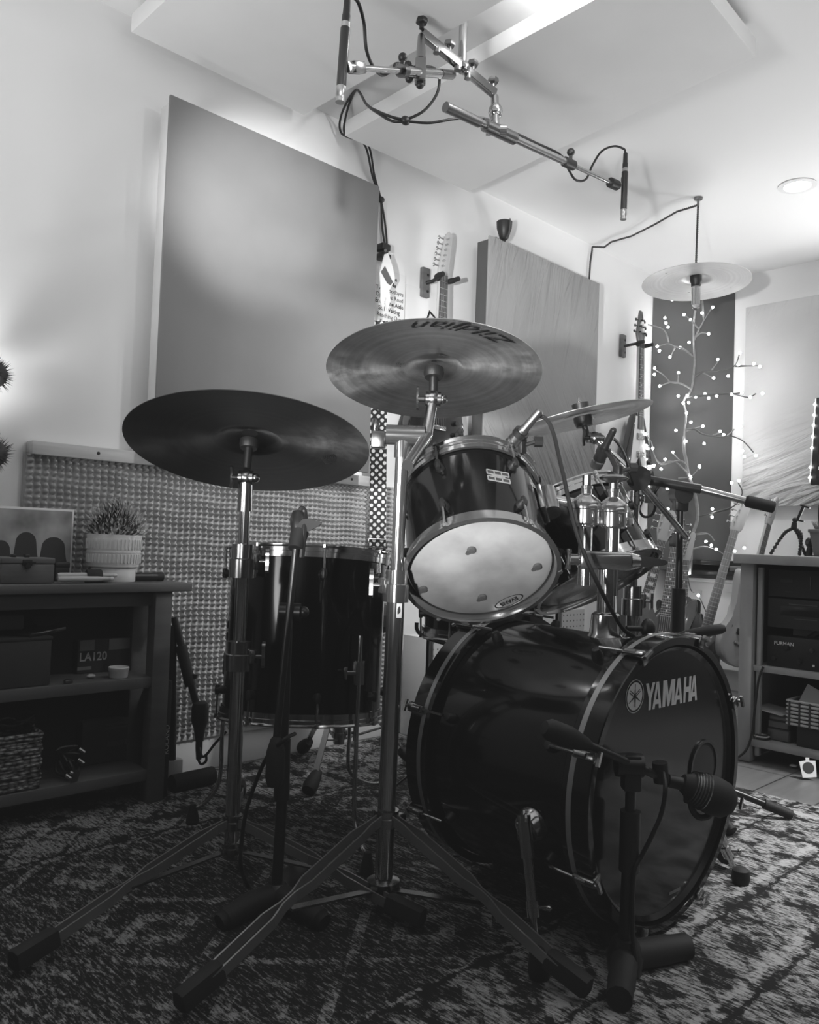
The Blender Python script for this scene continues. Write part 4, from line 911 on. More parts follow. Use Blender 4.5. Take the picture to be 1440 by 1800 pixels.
# low boom with a long counterweight behind the bass drum
w0, w1, wj = at(1276, 1104, 2.16), at(1195, 1117, 2.18), at(1105, 1122, 2.22)
t = thing('microphone_stand', 'low black boom with long tapered counterweight poking out above the bass drum top', 'microphone stand', V((wj.x, wj.y, .005)), 'black microphone stands')
L_ = (w1-w0).length; MB(fr(w0, w1-w0)).lathe([(0, 0), (.008, .001), (.0135, .012), (.0145, L_*.35), (.012, L_*.8), (.008, L_)], None, 20, False).build('counterweight', M['rubber'], t)
MB().cyl(w1, wj-(w1-wj).normalized()*.10, .0075, n=14).build('boom_rod', M['blackmetal'], t)
b = MB(); b.ball(wj, .018); b.cyl(wj-FWD*.02, wj+FWD*.02, .016, n=16); b.build('boom_joint', M['blackmetal'], t)
MB().cyl(V((wj.x, wj.y, .03)), wj, .010, n=14).build('upright', M['blackmetal'], t)
MB(Mx.Translation((wj.x, wj.y, .004))).lathe([(0, 0), (.085, 0), (.085, .012), (.03, .03), (0, .032)], None, 32, False).build('round_base', M['blackmetal'], t)
# snare microphone arm leaning beside the left shelf
t = thing('microphone_stand', 'black boom arm leaning down behind the shelf end, microphone hanging low by the foam', 'microphone stand', onZ(330, 1385, 0), 'black microphone stands')
d0 = 2.50
MB().cyl(at(306, 1085, d0), at(352, 1265, d0), .011, n=12).build('boom_rod', M['blackmetal'], t)
b = MB(); b.cyl(at(318, 1135, d0), at(335, 1205, d0), .017, n=14); b.bar(at(330, 1185, d0), at(346, 1190, d0), .012, .012); b.build('clutch', M['black'], t)
b = MB(); b.cyl(at(304, 1100, d0), at(302, 1370, d0+.02), .012, n=12); b.build('upright', M['blackmetal'], t)
g = onZ(302, 1378, .028); g2 = onZ(374, 1362, .03)
MB().tube([g, g2], .026, 14).build('base_foot', M['rubber'], t)
t = thing('drum_microphone', 'black microphone hanging beside the floor tom leg in front of the foam sheet', 'microphone', at(356, 1300, d0))
Mt = fr(at(352, 1238, d0-.02), V((.02, 0, -1)))
MB(Mt).lathe([(0, -.01), (.022, -.004), (.026, .01), (.026, .05), (.018, .07), (.012, .11), (0, .112)], None, 20, False).build('body', M['blackmetal'], t)
MB(Mt).lathe([(.0105, .11), (.0105, .135), (.008, .165), (0, .166)], None, 14, False).build('cable_plug', M['black'], t)
cable('microphone_cable', 'black cable curling on the floor beside the shelf end below the hanging microphone', [at(362, 1325, d0-.02), at(362, 1338, d0-.02), at(352, 1342, d0-.02), at(346, 1320, d0-.02), at(348, 1290, d0), at(356, 1330, d0-.05), at(380, 1305, d0-.05), at(398, 1286, d0-.04)], .004)

# ================================================================== hanging things on the back wall
def hanger(label, x, z, xr):
    t = thing('guitar_hanger', label, 'guitar hanger', (x, YW, z), 'guitar wall hangers')
    MB().bx(x-.022, x+.022, YW-.02, YW, z-.06, z+.065, .004).build('wall_block', M['boxwood'], t)
    for dz in (-.035, .035): MB().cyl((x+.008, YW-.022, z+dz), (x+.008, YW-.019, z+dz), .006, n=10).build('screw', M['black'], t)
    MB().tube([(x, YW-.02, z), (x+.01, YW-.05, z+.005), (xr-.03, YW-.085, z+.015)], .008, 10, True, 4).build('arm', M['black'], t)
    b = MB(); b.tube([(xr-.045, YW-.125, z+.015), (xr-.04, YW-.085, z+.012), (xr-.02, YW-.076, z+.010), (xr+.02, YW-.076, z+.010), (xr+.04, YW-.085, z+.012), (xr+.045, YW-.13, z+.016)], [.010, .012, .012, .012, .012, .010], 10, True, 4); b.build('padded_yoke', M['rubber'], t)
    return t
BODY = {
 'strat': [(.03, 0), (.06, .06), (.10, .10), (.125, .085), (.118, .02), (.10, -.06), (.115, -.15), (.155, -.23), (.160, -.31), (.115, -.385), (0, -.40), (-.115, -.385), (-.165, -.31), (-.158, -.23), (-.12, -.15), (-.105, -.08), (-.125, .02), (-.155, .12), (-.14, .16), (-.10, .13), (-.05, .05), (-.03, 0)],
 'horned': [(.028, -.02), (.055, .03), (.095, .10), (.128, .115), (.138, .07), (.118, -.01), (.105, -.08), (.13, -.18), (.165, -.26), (.15, -.34), (.085, -.39), (0, -.395), (-.085, -.39), (-.15, -.34), (-.165, -.26), (-.13, -.18), (-.105, -.08), (-.118, -.01), (-.138, .07), (-.128, .115), (-.095, .10), (-.055, .03), (-.028, -.02)],
}
VEE = [(-.033, .03), (.033, .03), (.055, 0), (.215, -.42), (.20, -.46), (.13, -.46), (0, -.19), (-.13, -.46), (-.20, -.46), (-.215, -.42), (-.055, 0)]
def guitar(name, label, Mt, sc, nl, body, bm, neckm, boardm, headkind, headm, inlay=None, pick=None, tuner='chrome', group='guitars', floor=None, pick_m='white'):
    # local frame: nut at origin, +y toward headstock, z toward the viewer; nl = nut to body joint
    t = thing(name, label, 'guitar', floor if floor is not None else Mt @ V((0, -nl-.40, 0)), group)
    def T(): return MB(Mt @ Mx.Diagonal((sc, sc, sc, 1)))
    b = T(); b.prism([(-.021, 0), (.021, 0), (.028, -nl-.02), (-.028, -nl-.02)], .019, None, -.019, .006); b.build('neck', neckm, t)
    b = T(); b.prism([(-.021, 0), (.021, 0), (.029, -nl-.06), (-.029, -nl-.06)], .005, None, 0, .0015); b.m2 = M['steel']; b.mi = 1; y = 0.; S = nl*1.45
    for k in range(1, 20):
        y = -S*(1-2**(-k/12.))
        if y < -nl-.05: break
        b.box((0, y, .0055), (.042+.014*(-y/nl), .0022, .0016))
    fb = b.build('fretboard', boardm, t)
    if inlay:
        b = T()
        for k in (3, 5, 7, 9, 12, 15, 17):
            y = -S*(1-(2**(-k/12.)+2**(-(k-1)/12.))/2)
            if y > -nl-.04: b.box((0, y, .0052), (.026, .016, .001) if inlay == 'block' else (.008, .008, .001))
        b.build('inlays', M['pearl'], fb)
    out = smooth2(BODY[body], 3) if body in BODY else VEE
    b = T(); b.prism(out, .042, Mx.Translation((0, -nl, 0)), -.045, .008); bo = b.build('body', bm, t)
    if pick: b = T(); b.prism(pick, .003, Mx.Translation((0, -nl, -.003)), 0, .001); b.build('pickguard', M[pick_m], bo)
    for yy in (-.10, -.20):
        b = T(); b.box((0, -nl+yy, .002), (.075, .034, .012), .003); pk_ = b.build('pickup', M['black'] if bm is not M['darkbody'] else M['chrome2'], bo)
        b = T(); b.box((0, -nl+yy, .008), (.060, .020, .004), .001); b.build('pickup_cover', M['chrome2'], pk_)
    b = T(); b.box((0, -nl-.27, .004), (.075, .018, .012), .003); b.build('bridge', M['chrome'], bo)
    for k in range(2): b = T(); b.cyl((.10, -nl-.24-.05*k, -.004), (.10, -nl-.24-.05*k, .012), .011, n=12); b.build('knob', M['black'], bo)
    if headkind == 'six': H = [(-.022, -.005), (.022, -.005), (.030, .03), (.046, .16), (.040, .185), (.016, .18), (-.020, .04)]; H = smooth2(H, 2); tp = [(-.026-.0, .03+.024*i, -1) for i in range(6)]; tp = [(-.024+.030*(i/6.), .035+.024*i, -1) for i in range(6)]
    elif headkind == 'three': H = [(-.022, -.005), (.022, -.005), (.038, .05), (.036, .14), (.018, .165), (0, .155), (-.018, .165), (-.036, .14), (-.038, .05)]; tp = [(s*.036, .055+.035*i, s) for s in (-1, 1) for i in range(3)]
    elif headkind == 'point': H = [(-.022, -.005), (.022, -.005), (.044, .05), (.012, .175), (-.008, .178), (-.040, .05)]; tp = [(-.036+.009*i, .055+.034*i, -1) for i in range(3)] + [(.040-.009*i, .055+.034*i, 1) for i in range(3)]
    else: H = smooth2([(-.024, -.005), (.024, -.005), (.040, .04), (.046, .15), (.036, .20), (.008, .19), (-.028, .05)], 2); tp = [(-.026+.018*(i/4.), .045+.038*i, -1) for i in range(4)]
    b = T(); b.prism(H, .015, None, -.017, .003); hs = b.build('headstock', headm, t)
    for x, y, s in tp:
        b = T(); b.cyl((x-s*.012, y, -.004), (x-s*.012, y, .010), .004, n=8); b.cyl((x, y, -.010), (x+s*.020, y, -.010), .003, n=8); b.ball((x+s*.026, y, -.010), .009, (.8, 1, .5)); b.build('tuner', M[tuner], hs)
    b = T(); ns = 4 if headkind == 'bass' else 6
    for k in range(ns): f_ = (k-(ns-1)/2.)/((ns-1)/2.); b.bar((f_*.017, .0, .008), (f_*.026, -nl-.27, .012), .0010, .0010)
    b.build('strings', M['steel'], t)
    return t
WALLF = lambda x, y, z, tilt=0.: fr((x, y, z), (math.sin(tilt), -1, 0), (1, 0, 0)) 
def wallframe(x, y, z, lean=0., roll=0.):
    m = Mx(((1, 0, 0, x), (0, math.sin(lean), -math.cos(lean), y), (0, math.cos(lean), math.sin(lean), z), (0, 0, 0, 1)))
    return m @ Mx.Rotation(roll, 4, 'Z')
p = onY(780, 492, YW-.085)
hanger('wooden wall hanger holding the guitar left of the wrinkled panel', onY(744, 495, YW).x, p.z-.008, p.x)
guitar('hanging_guitar', 'dark electric guitar hung on the back wall behind the middle cymbal', wallframe(p.x, YW-.085, p.z+.02), 1.0, .37, 'strat', M['darkbody'], M['maple'], M['rosewood'], 'six', M['maple'], None, None)
p = onY(1128, 606, YW-.085)
hanger('wooden wall hanger holding the pale guitar near the corner', onY(1092, 612, YW).x, p.z-.012, p.x)
guitar('hanging_guitar', 'v-shaped guitar with pale front hung on the back wall left of the bass trap', wallframe(p.x, YW-.085, p.z+.012, 0, .02), 1.0, .42, 'vee', M['darkbody'], M['maple'], M['rosewood'], 'point', M['rodgrey'], 'dot', [(-.045, .01), (.03, .01), (.085, -.33), (.06, -.34), (0, -.20), (-.085, -.30), (-.10, -.28)], 'black')
# small cup lamp on top of the wrinkled panel
p = onY(886, 420, YW-.07); t = thing('clip_lamp', 'small black cup-shaped lamp perched on top of the wrinkled panel', 'lamp', (p.x, p.y, 2.118))
b = MB(fr((p.x, p.y, 2.117), V((.0, 0, 1)))); b.lathe([(0, 0), (.022, .001), (.022, .010), (.008, .02), (.008, .03), (.020, .04), (.034, .085), (.036, .115), (.030, .118), (.026, .09), (0, .06)], None, 24, False); b.build('shade', M['black'], t)
b = MB(); b.bar((p.x-.004, p.y-.034, 2.165), (p.x-.004, p.y-.036, 2.238), .006, .004, (0, 1, 0)); b.build('bracket', M['rodgrey'], t)  # slim grey strip set on the cup as its streak of highlight
# polka dot strap with leather tab on a hook
xs0 = onY(663, 700, YW-.06).x
t = thing('guitar_strap', 'black strap with white polka dots hanging on the wall beside the large grey panel', 'guitar strap', (xs0, YW-.03, .74))
YS = YW-.075; cst = onY(666, 720, YS); cst0 = onY(664, 962, YS)
def strap_fr(z): f_ = (z-cst0.z)/(cst.z-cst0.z); c_ = cst0+(cst-cst0)*f_; return fr((c_.x, c_.y, z), (-.7071, -.7071, 0), (.7071, -.7071, 0))
b = MB(); n = 40
vs = []
for i in range(n+1):
    z = .70+i*(1.62-.70)/n; m_ = strap_fr(z)
    for x, q in ((-.032, 0), (.032, 0), (.032, .002), (-.032, .002)): vs.append(m_ @ V((x, 0, q)))
b.add(vs, [(4*i+k, 4*i+(k+1) % 4, 4*i+4+(k+1) % 4, 4*i+4+k) for i in range(n) for k in range(4)]+[(0, 1, 2, 3), (4*n, 4*n+1, 4*n+2, 4*n+3)])
b.build('webbing', M['dots'], t)
zb = onY(660, 955, YS).z; b = MB(strap_fr(zb))
for y0, y1, x0, x1 in ((-.019, -.015, -.037, .037), (.015, .019, -.037, .037), (-.019, .019, -.037, -.033), (-.019, .019, .033, .037)): b.bx(x0, x1, y0, y1, .003, .006)
b.build('buckle', M['chrome'], t)
f = lambda u, v: (lambda q: (q.x, q.z))(onY(u, v, YS-.006))
tabp = [(676, 447), (682, 445), (690, 470), (694, 490), (688, 503), (684, 510), (686, 528), (681, 549), (677, 532), (679, 524), (676, 523), (674, 547), (669, 530), (669, 505), (667, 480)]
Mw = Mx(((1, 0, 0, 0), (0, 0, -1, YS-.004), (0, 1, 0, 0), (0, 0, 0, 1)))
b = MB(Mw); b.prism([f(u, v) for u, v in tabp], .004, None, 0); b.build('leather_tab', M['paper'], t)
b = MB(Mw); b.prism([f(u, v) for u, v in [(669, 478), (676, 468), (690, 496), (686, 502), (680, 498)]], .001, None, .004); b.build('tab_window', M['rodgrey'], t)
b = MB(); b.cyl(onY(678, 440, YW), onY(678, 440, YS-.03), .006, n=10); b.box(onY(673, 436, YW-.03), (.045, .05, .028), .006); b.box(onY(673, 452, YW-.03), (.05, .05, .022), .006); b.build('wall_hook', M['black'], t)
# set list sheet
t = thing('setlist_sheet', 'white sheet with a typed song list on wall beside the dotted strap', 'paper', onY(705, 560, YW-.004))
zt, zb, x0, x1 = onY(690, 478, YW).z, 1.44, 2.10, 2.285
MB().bx(x0, x1, YW-.006, YW-.002, zb, zt, 0).build('paper', M['paper'], t)
for i, ln in enumerate(('So Sure', 'Fix Me', 'Two Goodbyes', 'Open the Road', 'End of the Aisle', 'Still Waiting', 'Reaching Out', 'Forgotten', 'My Turn', 'Chapter Two', 'Let Go', 'Home')):
    text('typed_line', ln, .024, wallframe((x0+x1)/2+.008, YW-.0066, zt-.030-i*.0265), M['print'], t, .0002, off=.0004 if i in (0, 1, 4, 5, 8, 9) else 0)
t = thing('wall_sheet', 'plain pale sheet with a small black triangle on wall left of the hung guitar', 'paper', onY(755, 560, YW-.004))
MB().bx(2.292, 2.50, YW-.005, YW-.002, 1.30, 1.83).build('paper', M['trim'], t)
f = lambda u, v: (lambda q: (q.x, q.z))(onY(u, v, YW-.006))
b = MB(Mx(((1, 0, 0, 0), (0, 0, -1, YW-.005), (0, 1, 0, 0), (0, 0, 0, 1)))); T_ = [f(755, 545), f(770, 562), f(748, 566)]
c = ((T_[0][0]+T_[1][0]+T_[2][0])/3, (T_[0][1]+T_[1][1]+T_[2][1])/3); I_ = [(c[0]+(x-c[0])*.55, c[1]+(y-c[1])*.55) for x, y in T_]
for i in range(3): k = (i+1) % 3; b.prism([T_[i], T_[k], I_[k], I_[i]], .001)
b.build('triangle_mark', M['print'], t)
# ================================================================== pendant lamp made of a cymbal
cP = V((3.438, 1.742, 1.98)); NP = V((.036, .04, .999)).normalized()
t = thing('pendant_lamp', 'pendant lamp with a cymbal as its shade and a long tubular bulb', 'lamp', (cP.x, cP.y, 1.8))
top = []; R_, h_ = .235, .030
for i in range(24):
    r = .008+(R_-.008)*i/23; q = r/R_; z = h_*.55*(1-q**1.7)
    if r < .06: z = h_*.55*(1-(.06/R_)**1.7)+h_*.6*math.sqrt(max(0, 1-(r/.06)**2.2))
    top.append((r, z))
pr = top+[(r, z-.0016) for r, z in reversed(top)]
b = MB(fr(cP, NP)); b.rad = []; b.lathe(pr+[pr[0]], None, 96, False); b.build('cymbal_shade', M['cymlight'], t, sharp=50)
MB(fr(cP, NP)).lathe([(.0, .046), (.012, .045), (.014, .055), (.008, .075), (.005, .085)], None, 16).build('cord_grip', M['rodgrey'], t)
MB(fr(cP, -NP)).lathe([(.024, -.036), (.026, -.030), (.026, -.008), (.021, .004), (.021, .016), (.016, .018)], None, 24).build('socket', M['black'], t)
MB(fr(cP, -NP)).lathe([(.014, .012), (.0195, .024), (.0195, .098), (.016, .116), (.008, .126), (0, .129)], None, 24, False).build('bulb_glass', M['glass'], t)
b = MB(fr(cP, -NP))
for k in range(6): a = k*PI/3; b.cyl((.011*math.cos(a), .011*math.sin(a), .03), (.011*math.cos(a), .011*math.sin(a), .10), .0009, n=6)
b.cyl((0, 0, .01), (0, 0, .10), .003, n=8); b.build('filament', M['steel'], t)
def twisted(b, pts, r=.0028, pitch=.02):
    pts = spline([V(p) for p in pts], 10); L = 0.; A = []; B = []
    for i, p in enumerate(pts):
        if i: L += (p-pts[i-1]).length
        d = (pts[min(i+1, len(pts)-1)]-pts[max(0, i-1)]).normalized(); x = d.orthogonal().normalized(); y = d.cross(x); a = L/pitch*2*PI
        o = (x*math.cos(a)+y*math.sin(a))*r*.9; A.append(p+o); B.append(p-o)
    b.tube(A, r, 6); b.tube(B, r, 6); return b
ctop = V((cP.x+.004, cP.y, ZC-.03))
def dense(p0, p1, n): p0, p1 = V(p0), V(p1); return [p0+(p1-p0)*i/n for i in range(n+1)]
twisted(MB(), dense(cP+NP*.08, ctop, 14)).build('hanging_cord', M['cord'], t)
b = MB(); b.lathe([(0, ZC-.012), (.018, ZC-.010), (.020, ZC-.001)], Mx.Translation((cP.x+.004, cP.y, 0)), 18, False); b.cyl((cP.x+.004, cP.y, ZC-.04), (cP.x+.004, cP.y, ZC-.01), .006, n=8); b.build('ceiling_hook', M['rodgrey'], t)
pw = onY(1042, 434, YW-.012)
sw = [ctop+V((0, 0, -.004)), onZ(1190, 372, 2.335), onZ(1150, 395, 2.335), onZ(1110, 415, 2.345), onZ(1075, 425, 2.35), V((pw.x+.03, pw.y-.05, 2.35)), V((pw.x, pw.y, pw.z)), onY(1038, 460, YW-.012), onY(1036, 492, YW-.012)]
tw = []
for i in range(len(sw)-1): tw += dense(sw[i], sw[i+1], 4)[:-1]
twisted(MB(), tw+[sw[-1]]).build('swag_cord', M['cord'], t)

# ================================================================== twig lights in the corner
def tp_(u, v, s=6.57):
    p = onS(u, v, s)
    if p.x > 4.40: p = onX(u, v, 4.40)
    if p.y > 2.34: p = onY(u, v, 2.34)
    return p
A_ = lambda L: [(x/3.43+1020, y/3.43+320) for x, y in L]
B_ = lambda L: [(x/2.667+900, y/2.667+680) for x, y in L]
C_ = lambda L: [(x/5.63+1100, y/5.63+820) for x, y in L]
t = thing('twig_lights', 'lit decorative twig branch with many tiny white bulbs in front of the dark bass trap', 'string lights', V((4.28, 2.27, .62)))
trunk = A_([(702, 715), (686, 850), (685, 960), (690, 1100), (670, 1250), (625, 1320), (640, 1400), (630, 1500), (625, 1600), (640, 1680)]) + B_([(825, 400), (862, 520), (870, 620), (845, 700), (840, 800), (836, 880)])
MB().tube([tp_(u, v) for u, v in trunk], [.006, .010], 8, True, 4).build('stem', M['branch'], t)
tw_ = [A_(l) for l in ([(685, 960), (720, 880), (790, 765)], [(735, 710), (745, 830), (722, 880)], [(715, 885), (665, 830), (628, 800)], [(690, 940), (730, 910), (775, 915)], [(680, 1050), (630, 1010), (570, 990), (530, 975), (465, 990)],
  [(535, 965), (505, 890), (410, 860)], [(570, 1000), (545, 1055)], [(690, 1170), (740, 1145), (800, 1140), (880, 1130), (935, 1105), (960, 1040)], [(935, 1110), (1083, 1108)], [(790, 1140), (830, 1085)], [(740, 1150), (805, 1182)],
  [(670, 1250), (610, 1215), (545, 1205), (500, 1160), (450, 1130)], [(545, 1205), (480, 1230)], [(590, 1205), (593, 1150)], [(640, 1300), (760, 1285), (900, 1275), (1010, 1298), (1060, 1275)], [(900, 1280), (975, 1270)],
  [(635, 1495), (690, 1490), (740, 1520), (830, 1535), (900, 1530), (980, 1560), (1045, 1630)], [(640, 1500), (740, 1472)], [(890, 1530), (930, 1490)], [(800, 1530), (850, 1505)], [(645, 1710), (600, 1680), (490, 1700), (445, 1640), (430, 1570), (400, 1530)], [(610, 1690), (555, 1630)])]
tw_ += [B_(l) for l in ([(780, 430), (838, 422), (880, 377)], [(872, 610), (940, 592), (1040, 560), (1080, 500), (1062, 450)], [(865, 690), (920, 688), (950, 720)], [(845, 762), (900, 750), (960, 765), (1000, 790)], [(825, 405), (760, 350), (700, 360)])]
for i, l in enumerate(tw_):
    off = 6.57-.03*(i % 3); MB().tube([tp_(l[0][0], l[0][1])]+[tp_(u, v, off) for u, v in l[1:]], [.0055, .0032], 6, True, 4).build('twig', M['branch'] if max(u for u, v in l) < 1295 else M['branchdark'], t)
bl = A_([(555, 710), (800, 755), (628, 800), (665, 830), (512, 820), (517, 850), (530, 875), (735, 790), (775, 915), (657, 967), (603, 998), (465, 990), (478, 1018), (542, 1055), (830, 1070), (963, 1030), (955, 1105), (1048, 1095), (1083, 1113), (450, 1122), (448, 1160), (593, 1150), (805, 1182), (893, 1170), (480, 1230), (592, 1290), (645, 1288), (697, 1295), (753, 1277), (775, 1303), (823, 1290), (915, 1280), (975, 1272), (1027, 1298), (1100, 1275), (622, 1333), (655, 1330), (642, 1393), (668, 1448), (740, 1472), (578, 1498), (845, 1503), (865, 1523), (638, 1563), (748, 1577), (968, 1475), (935, 1580), (978, 1620), (990, 1655), (1060, 1650), (438, 1605), (560, 1628), (513, 1672), (395, 1520), (400, 1590), (445, 1708), (720, 1712)])
bl += B_([(665, 372), (700, 385), (880, 377), (838, 422), (728, 477), (940, 572), (938, 610), (733, 572), (752, 668), (752, 785), (910, 725), (935, 742), (958, 762), (1065, 440), (1030, 450), (830, 875), (1045, 770), (1090, 755)]) + C_([(720, 1275), (230, 1470), (955, 1690), (870, 1785)])
m0 = None
for i, (u, v) in enumerate(bl):
    p = tp_(u, v, 6.545)
    if m0 is None: bo = MB().ball((0, 0, 0), .0075, (1, 1, 1), 10, 6).build('bulb', M['bulb'], t, V((0, 0, 0))); bo.data.transform(Mx.Translation(t.location)); m0 = bo.data
    else: bo = bpy.data.objects.new('bulb', m0); COL.objects.link(bo); bo.parent = t
    bo.location = p - t.location
lw = MB(); lw.tube([tp_(u, v) for u, v in C_([(595, 930), (640, 1210), (720, 1275), (800, 1450)])], .003, 6, True, 4); lw.build('lead_wire', M['branchdark'], t)

# ================================================================== guitars standing in the corner
def gfr(pn, pb, spin=0.):
    y = (pn-pb).normalized(); z = (CAM-pn); z = (z-y*y.dot(z)).normalized(); x = y.cross(z)
    m = Mx((x, y, z)).transposed().to_4x4(); m.translation = pn; return m @ Mx.Rotation(spin, 4, 'Y')
def floor_guitar(label, n, j, dn, dj, nl, body, bm, neckm, boardm, hk, hm, inlay, spin=0., pick=None):
    pn, pb = at(*n, dn), at(*j, dj); sc = (pn-pb).length/nl
    return guitar('standing_guitar' if hk != 'bass' else 'bass_guitar', label, gfr(pn, pb, spin), sc, nl, body, bm, neckm, boardm, hk, hm, inlay, pick, floor=V((pb.x, pb.y, .02)))
floor_guitar('guitar with pale headstock and block inlays leaning left, first from the boom stand', (1164, 950), (1128, 1087), 4.02, 3.95, .40, 'strat', M['midwood'], M['maple'], M['rosewood'], 'three', M['maple'], 'block')
floor_guitar('double-horned guitar with pale-edged body standing behind the bass drum', (1186, 962), (1170, 1088), 4.0, 3.9, .36, 'horned', M['midwood'], M['midwood'], M['rosewood'], 'three', M['darkbody'], 'dot')
floor_guitar('dark-necked guitar with long white headstock just right of the boom stand pole', (1206, 985), (1197, 1102), 4.15, 4.05, .42, 'strat', M['darkbody'], M['rosewood'], M['rosewood'], 'six', M['palebody'], 'dot')
floor_guitar('pale-headed bass with wide neck leaning left beside the cabinet', (1292, 932), (1241, 1108), 4.0, 3.9, .60, 'strat', M['darkbody'], M['maple'], M['rodgrey'], 'bass', M['maple'], None)
floor_guitar('light bass with pale body half hidden behind the cabinet corner', (1352, 922), (1316, 1058), 4.05, 3.95, .52, 'strat', M['palebody'], M['maple'], M['rodgrey'], 'bass', M['palebody'], None, 1.0)
p = onX(1218, 1105, 3.95); t = thing('instrument_case', 'small dark padded case standing among the guitars by the white panelling', 'case', (p.x, p.y, .0))
b = MB(Mx.Translation((p.x, p.y, 0))); b.bx(-.03, .03, -.034, .034, .0, .53, .02); b.build('shell', M['rubber'], t)
MB(Mx.Translation((p.x, p.y, 0))).bx(-.036, -.028, -.03, .03, .49, .505, .002).build('zip_band', M['rodgrey'], t)

# snare drum behind the rack tom, and perforated boxes by the wall
cS = at(848, 1118, 2.45)
sn, MS, _h = drum('snare_drum', 'black snare drum behind the nearest rack tom, only its lower rim showing', cS, (.02, -.03, -1), .185, .15, 8, .2, M['head'])
t = thing('snare_stand', 'low chrome snare stand behind the bass drum', 'drum stand', (cS.x, cS.y, 0))
MB().cyl((cS.x, cS.y, .10), (cS.x, cS.y, cS.z-.05), .012, n=16).build('post', M['chrome2'], t)
for k in range(3):
    a = 2.2+k*2*PI/3; d = V((math.cos(a), math.sin(a), 0)); c = V((cS.x, cS.y, 0))
    b = MB(); b.tube([c+V((0, 0, cS.z-.05)), c+d*.15+V((0, 0, cS.z-.02)), c+d*.195+V((0, 0, cS.z+.002)), c+d*.20+V((0, 0, cS.z+.03))], .006, 8, True, 3); b.build('basket_arm', M['chrome2'], t)
    b = MB(); b.bar(c+V((0, 0, .25)), c+d*.26+V((0, 0, .02)), .012, .005); lg = b.build('leg', M['blackmetal'], t)
    MB(Mx.Translation(c+d*.26)).lathe([(0, .004), (.014, .005), (.013, .03), (0, .036)], None, 12, False).build('rubber_foot', M['rubber'], lg)
for (u0, u1, v0, v1, Y_, lab) in ((756, 835, 1122, 1262, 2.22, 'pale perforated box against the wall left of the bass drum rear'), (983, 1028, 1068, 1130, 2.05, 'pale perforated box seen under the rear rack tom')):
    a, c = onY(u0, v0, Y_), onY(u1, v0, Y_); t = thing('perforated_box', lab, 'box', ((a.x+c.x)/2, Y_+.08, .004), 'perforated boxes')
    MB().bx(a.x, c.x, Y_, Y_+.15, .004, a.z, .004).build('case', M['trim'], t); MB().bx(a.x+.012, c.x-.006, Y_-.004, Y_, .03, a.z-.012, .001).build('perforated_front', M['peg'], t)
    MB().bx(a.x, a.x+.014, Y_-.008, Y_+.02, .004, a.z+.004, .002).build('edge_strip', M['rodgrey'], t)

# ================================================================== left shelf unit and what it holds
SX0, SX1, SY0, SY1 = .05, 1.172, 2.175, 2.372
sh = thing('shelf_unit', 'low grey-painted open wooden shelf unit at left, against the foam sheet', 'shelf', ((SX0+SX1)/2, (SY0+SY1)/2, 0))
MB().bx(SX0-.05, 1.226, SY0-.015, SY1, .602, .626, .003).build('top_board', M['shelfwood'], sh)
MB().bx(SX0, SX1-.05, SY0+.02, SY0+.04, .56, .602, .002).build('front_apron', M['shelfwood'], sh)
MB().bx(SX0, SX1, SY1-.012, SY1-.002, .03, .60).build('back_panel', M['dark'], sh)
for x in (SX0, SX1-.052):
    for y in (SY0, SY1-.06): MB().bx(x, x+.052, y, y+.045, 0.004, .602, .003).build('post', M['shelfwood'], sh)
for z in (.330, .068): MB().bx(SX0+.01, SX1-.045, SY0+.006, SY1-.014, z, z+.030, .002).build('shelf_board', M['shelfwood'], sh)
ZT = .627; Z1, Z0_ = .361, .099
def lo(u, v, y, z): p = onY(u, v, y); return V((p.x, p.y, z))
# picture: plain soft stand-in image
a = onY(-34, 893, 2.352).x; c = onY(131, 893, 2.352).x; zt = onY(131, 896, 2.352).z
t = thing('framed_picture', 'pale picture with soft dark rounded shapes leaning behind the small wooden box', 'picture', ((a+c)/2, 2.352, ZT))
MB().bx(a, c, 2.352, 2.362, ZT, zt, .001).build('board', M['ceramic'], t)
k = NB('faded_picture'); tc = k.n('TexCoord')['Object']; nz = k.n('TexNoise', {'Vector': tc, 'Scale': 9., 'Detail': 3.})[0]; k.to('Base Color', k.rng(nz, .3, .7, lin(110), lin(200))); k.b.inputs['Roughness'].default_value = .25
pi_ = MB().bx(a+.006, c-.006, 2.350, 2.352, ZT+.002, zt-.006).build('print_face', k.m, t)
for x, z, w_, hh in ((.22, .40, .075, .30), (.48, .52, .085, .34), (.78, .46, .10, .36)):
    cx = a+(c-a)*x; cz = ZT+(zt-ZT)*z; out = [(cx+w_*.32*math.cos(q*PI/10), cz+.028*math.sin(q*PI/10)) for q in range(11)] + [(cx-w_*.36, cz-.03), (cx-w_*.5, ZT+.004), (cx+w_*.5, ZT+.004), (cx+w_*.36, cz-.03)]
    MB(Mx(((1, 0, 0, 0), (0, 0, -1, 2.350), (0, 1, 0, 0), (0, 0, 0, 1)))).prism(out, .0006).build('dark_shape', M['cardboard'], pi_)
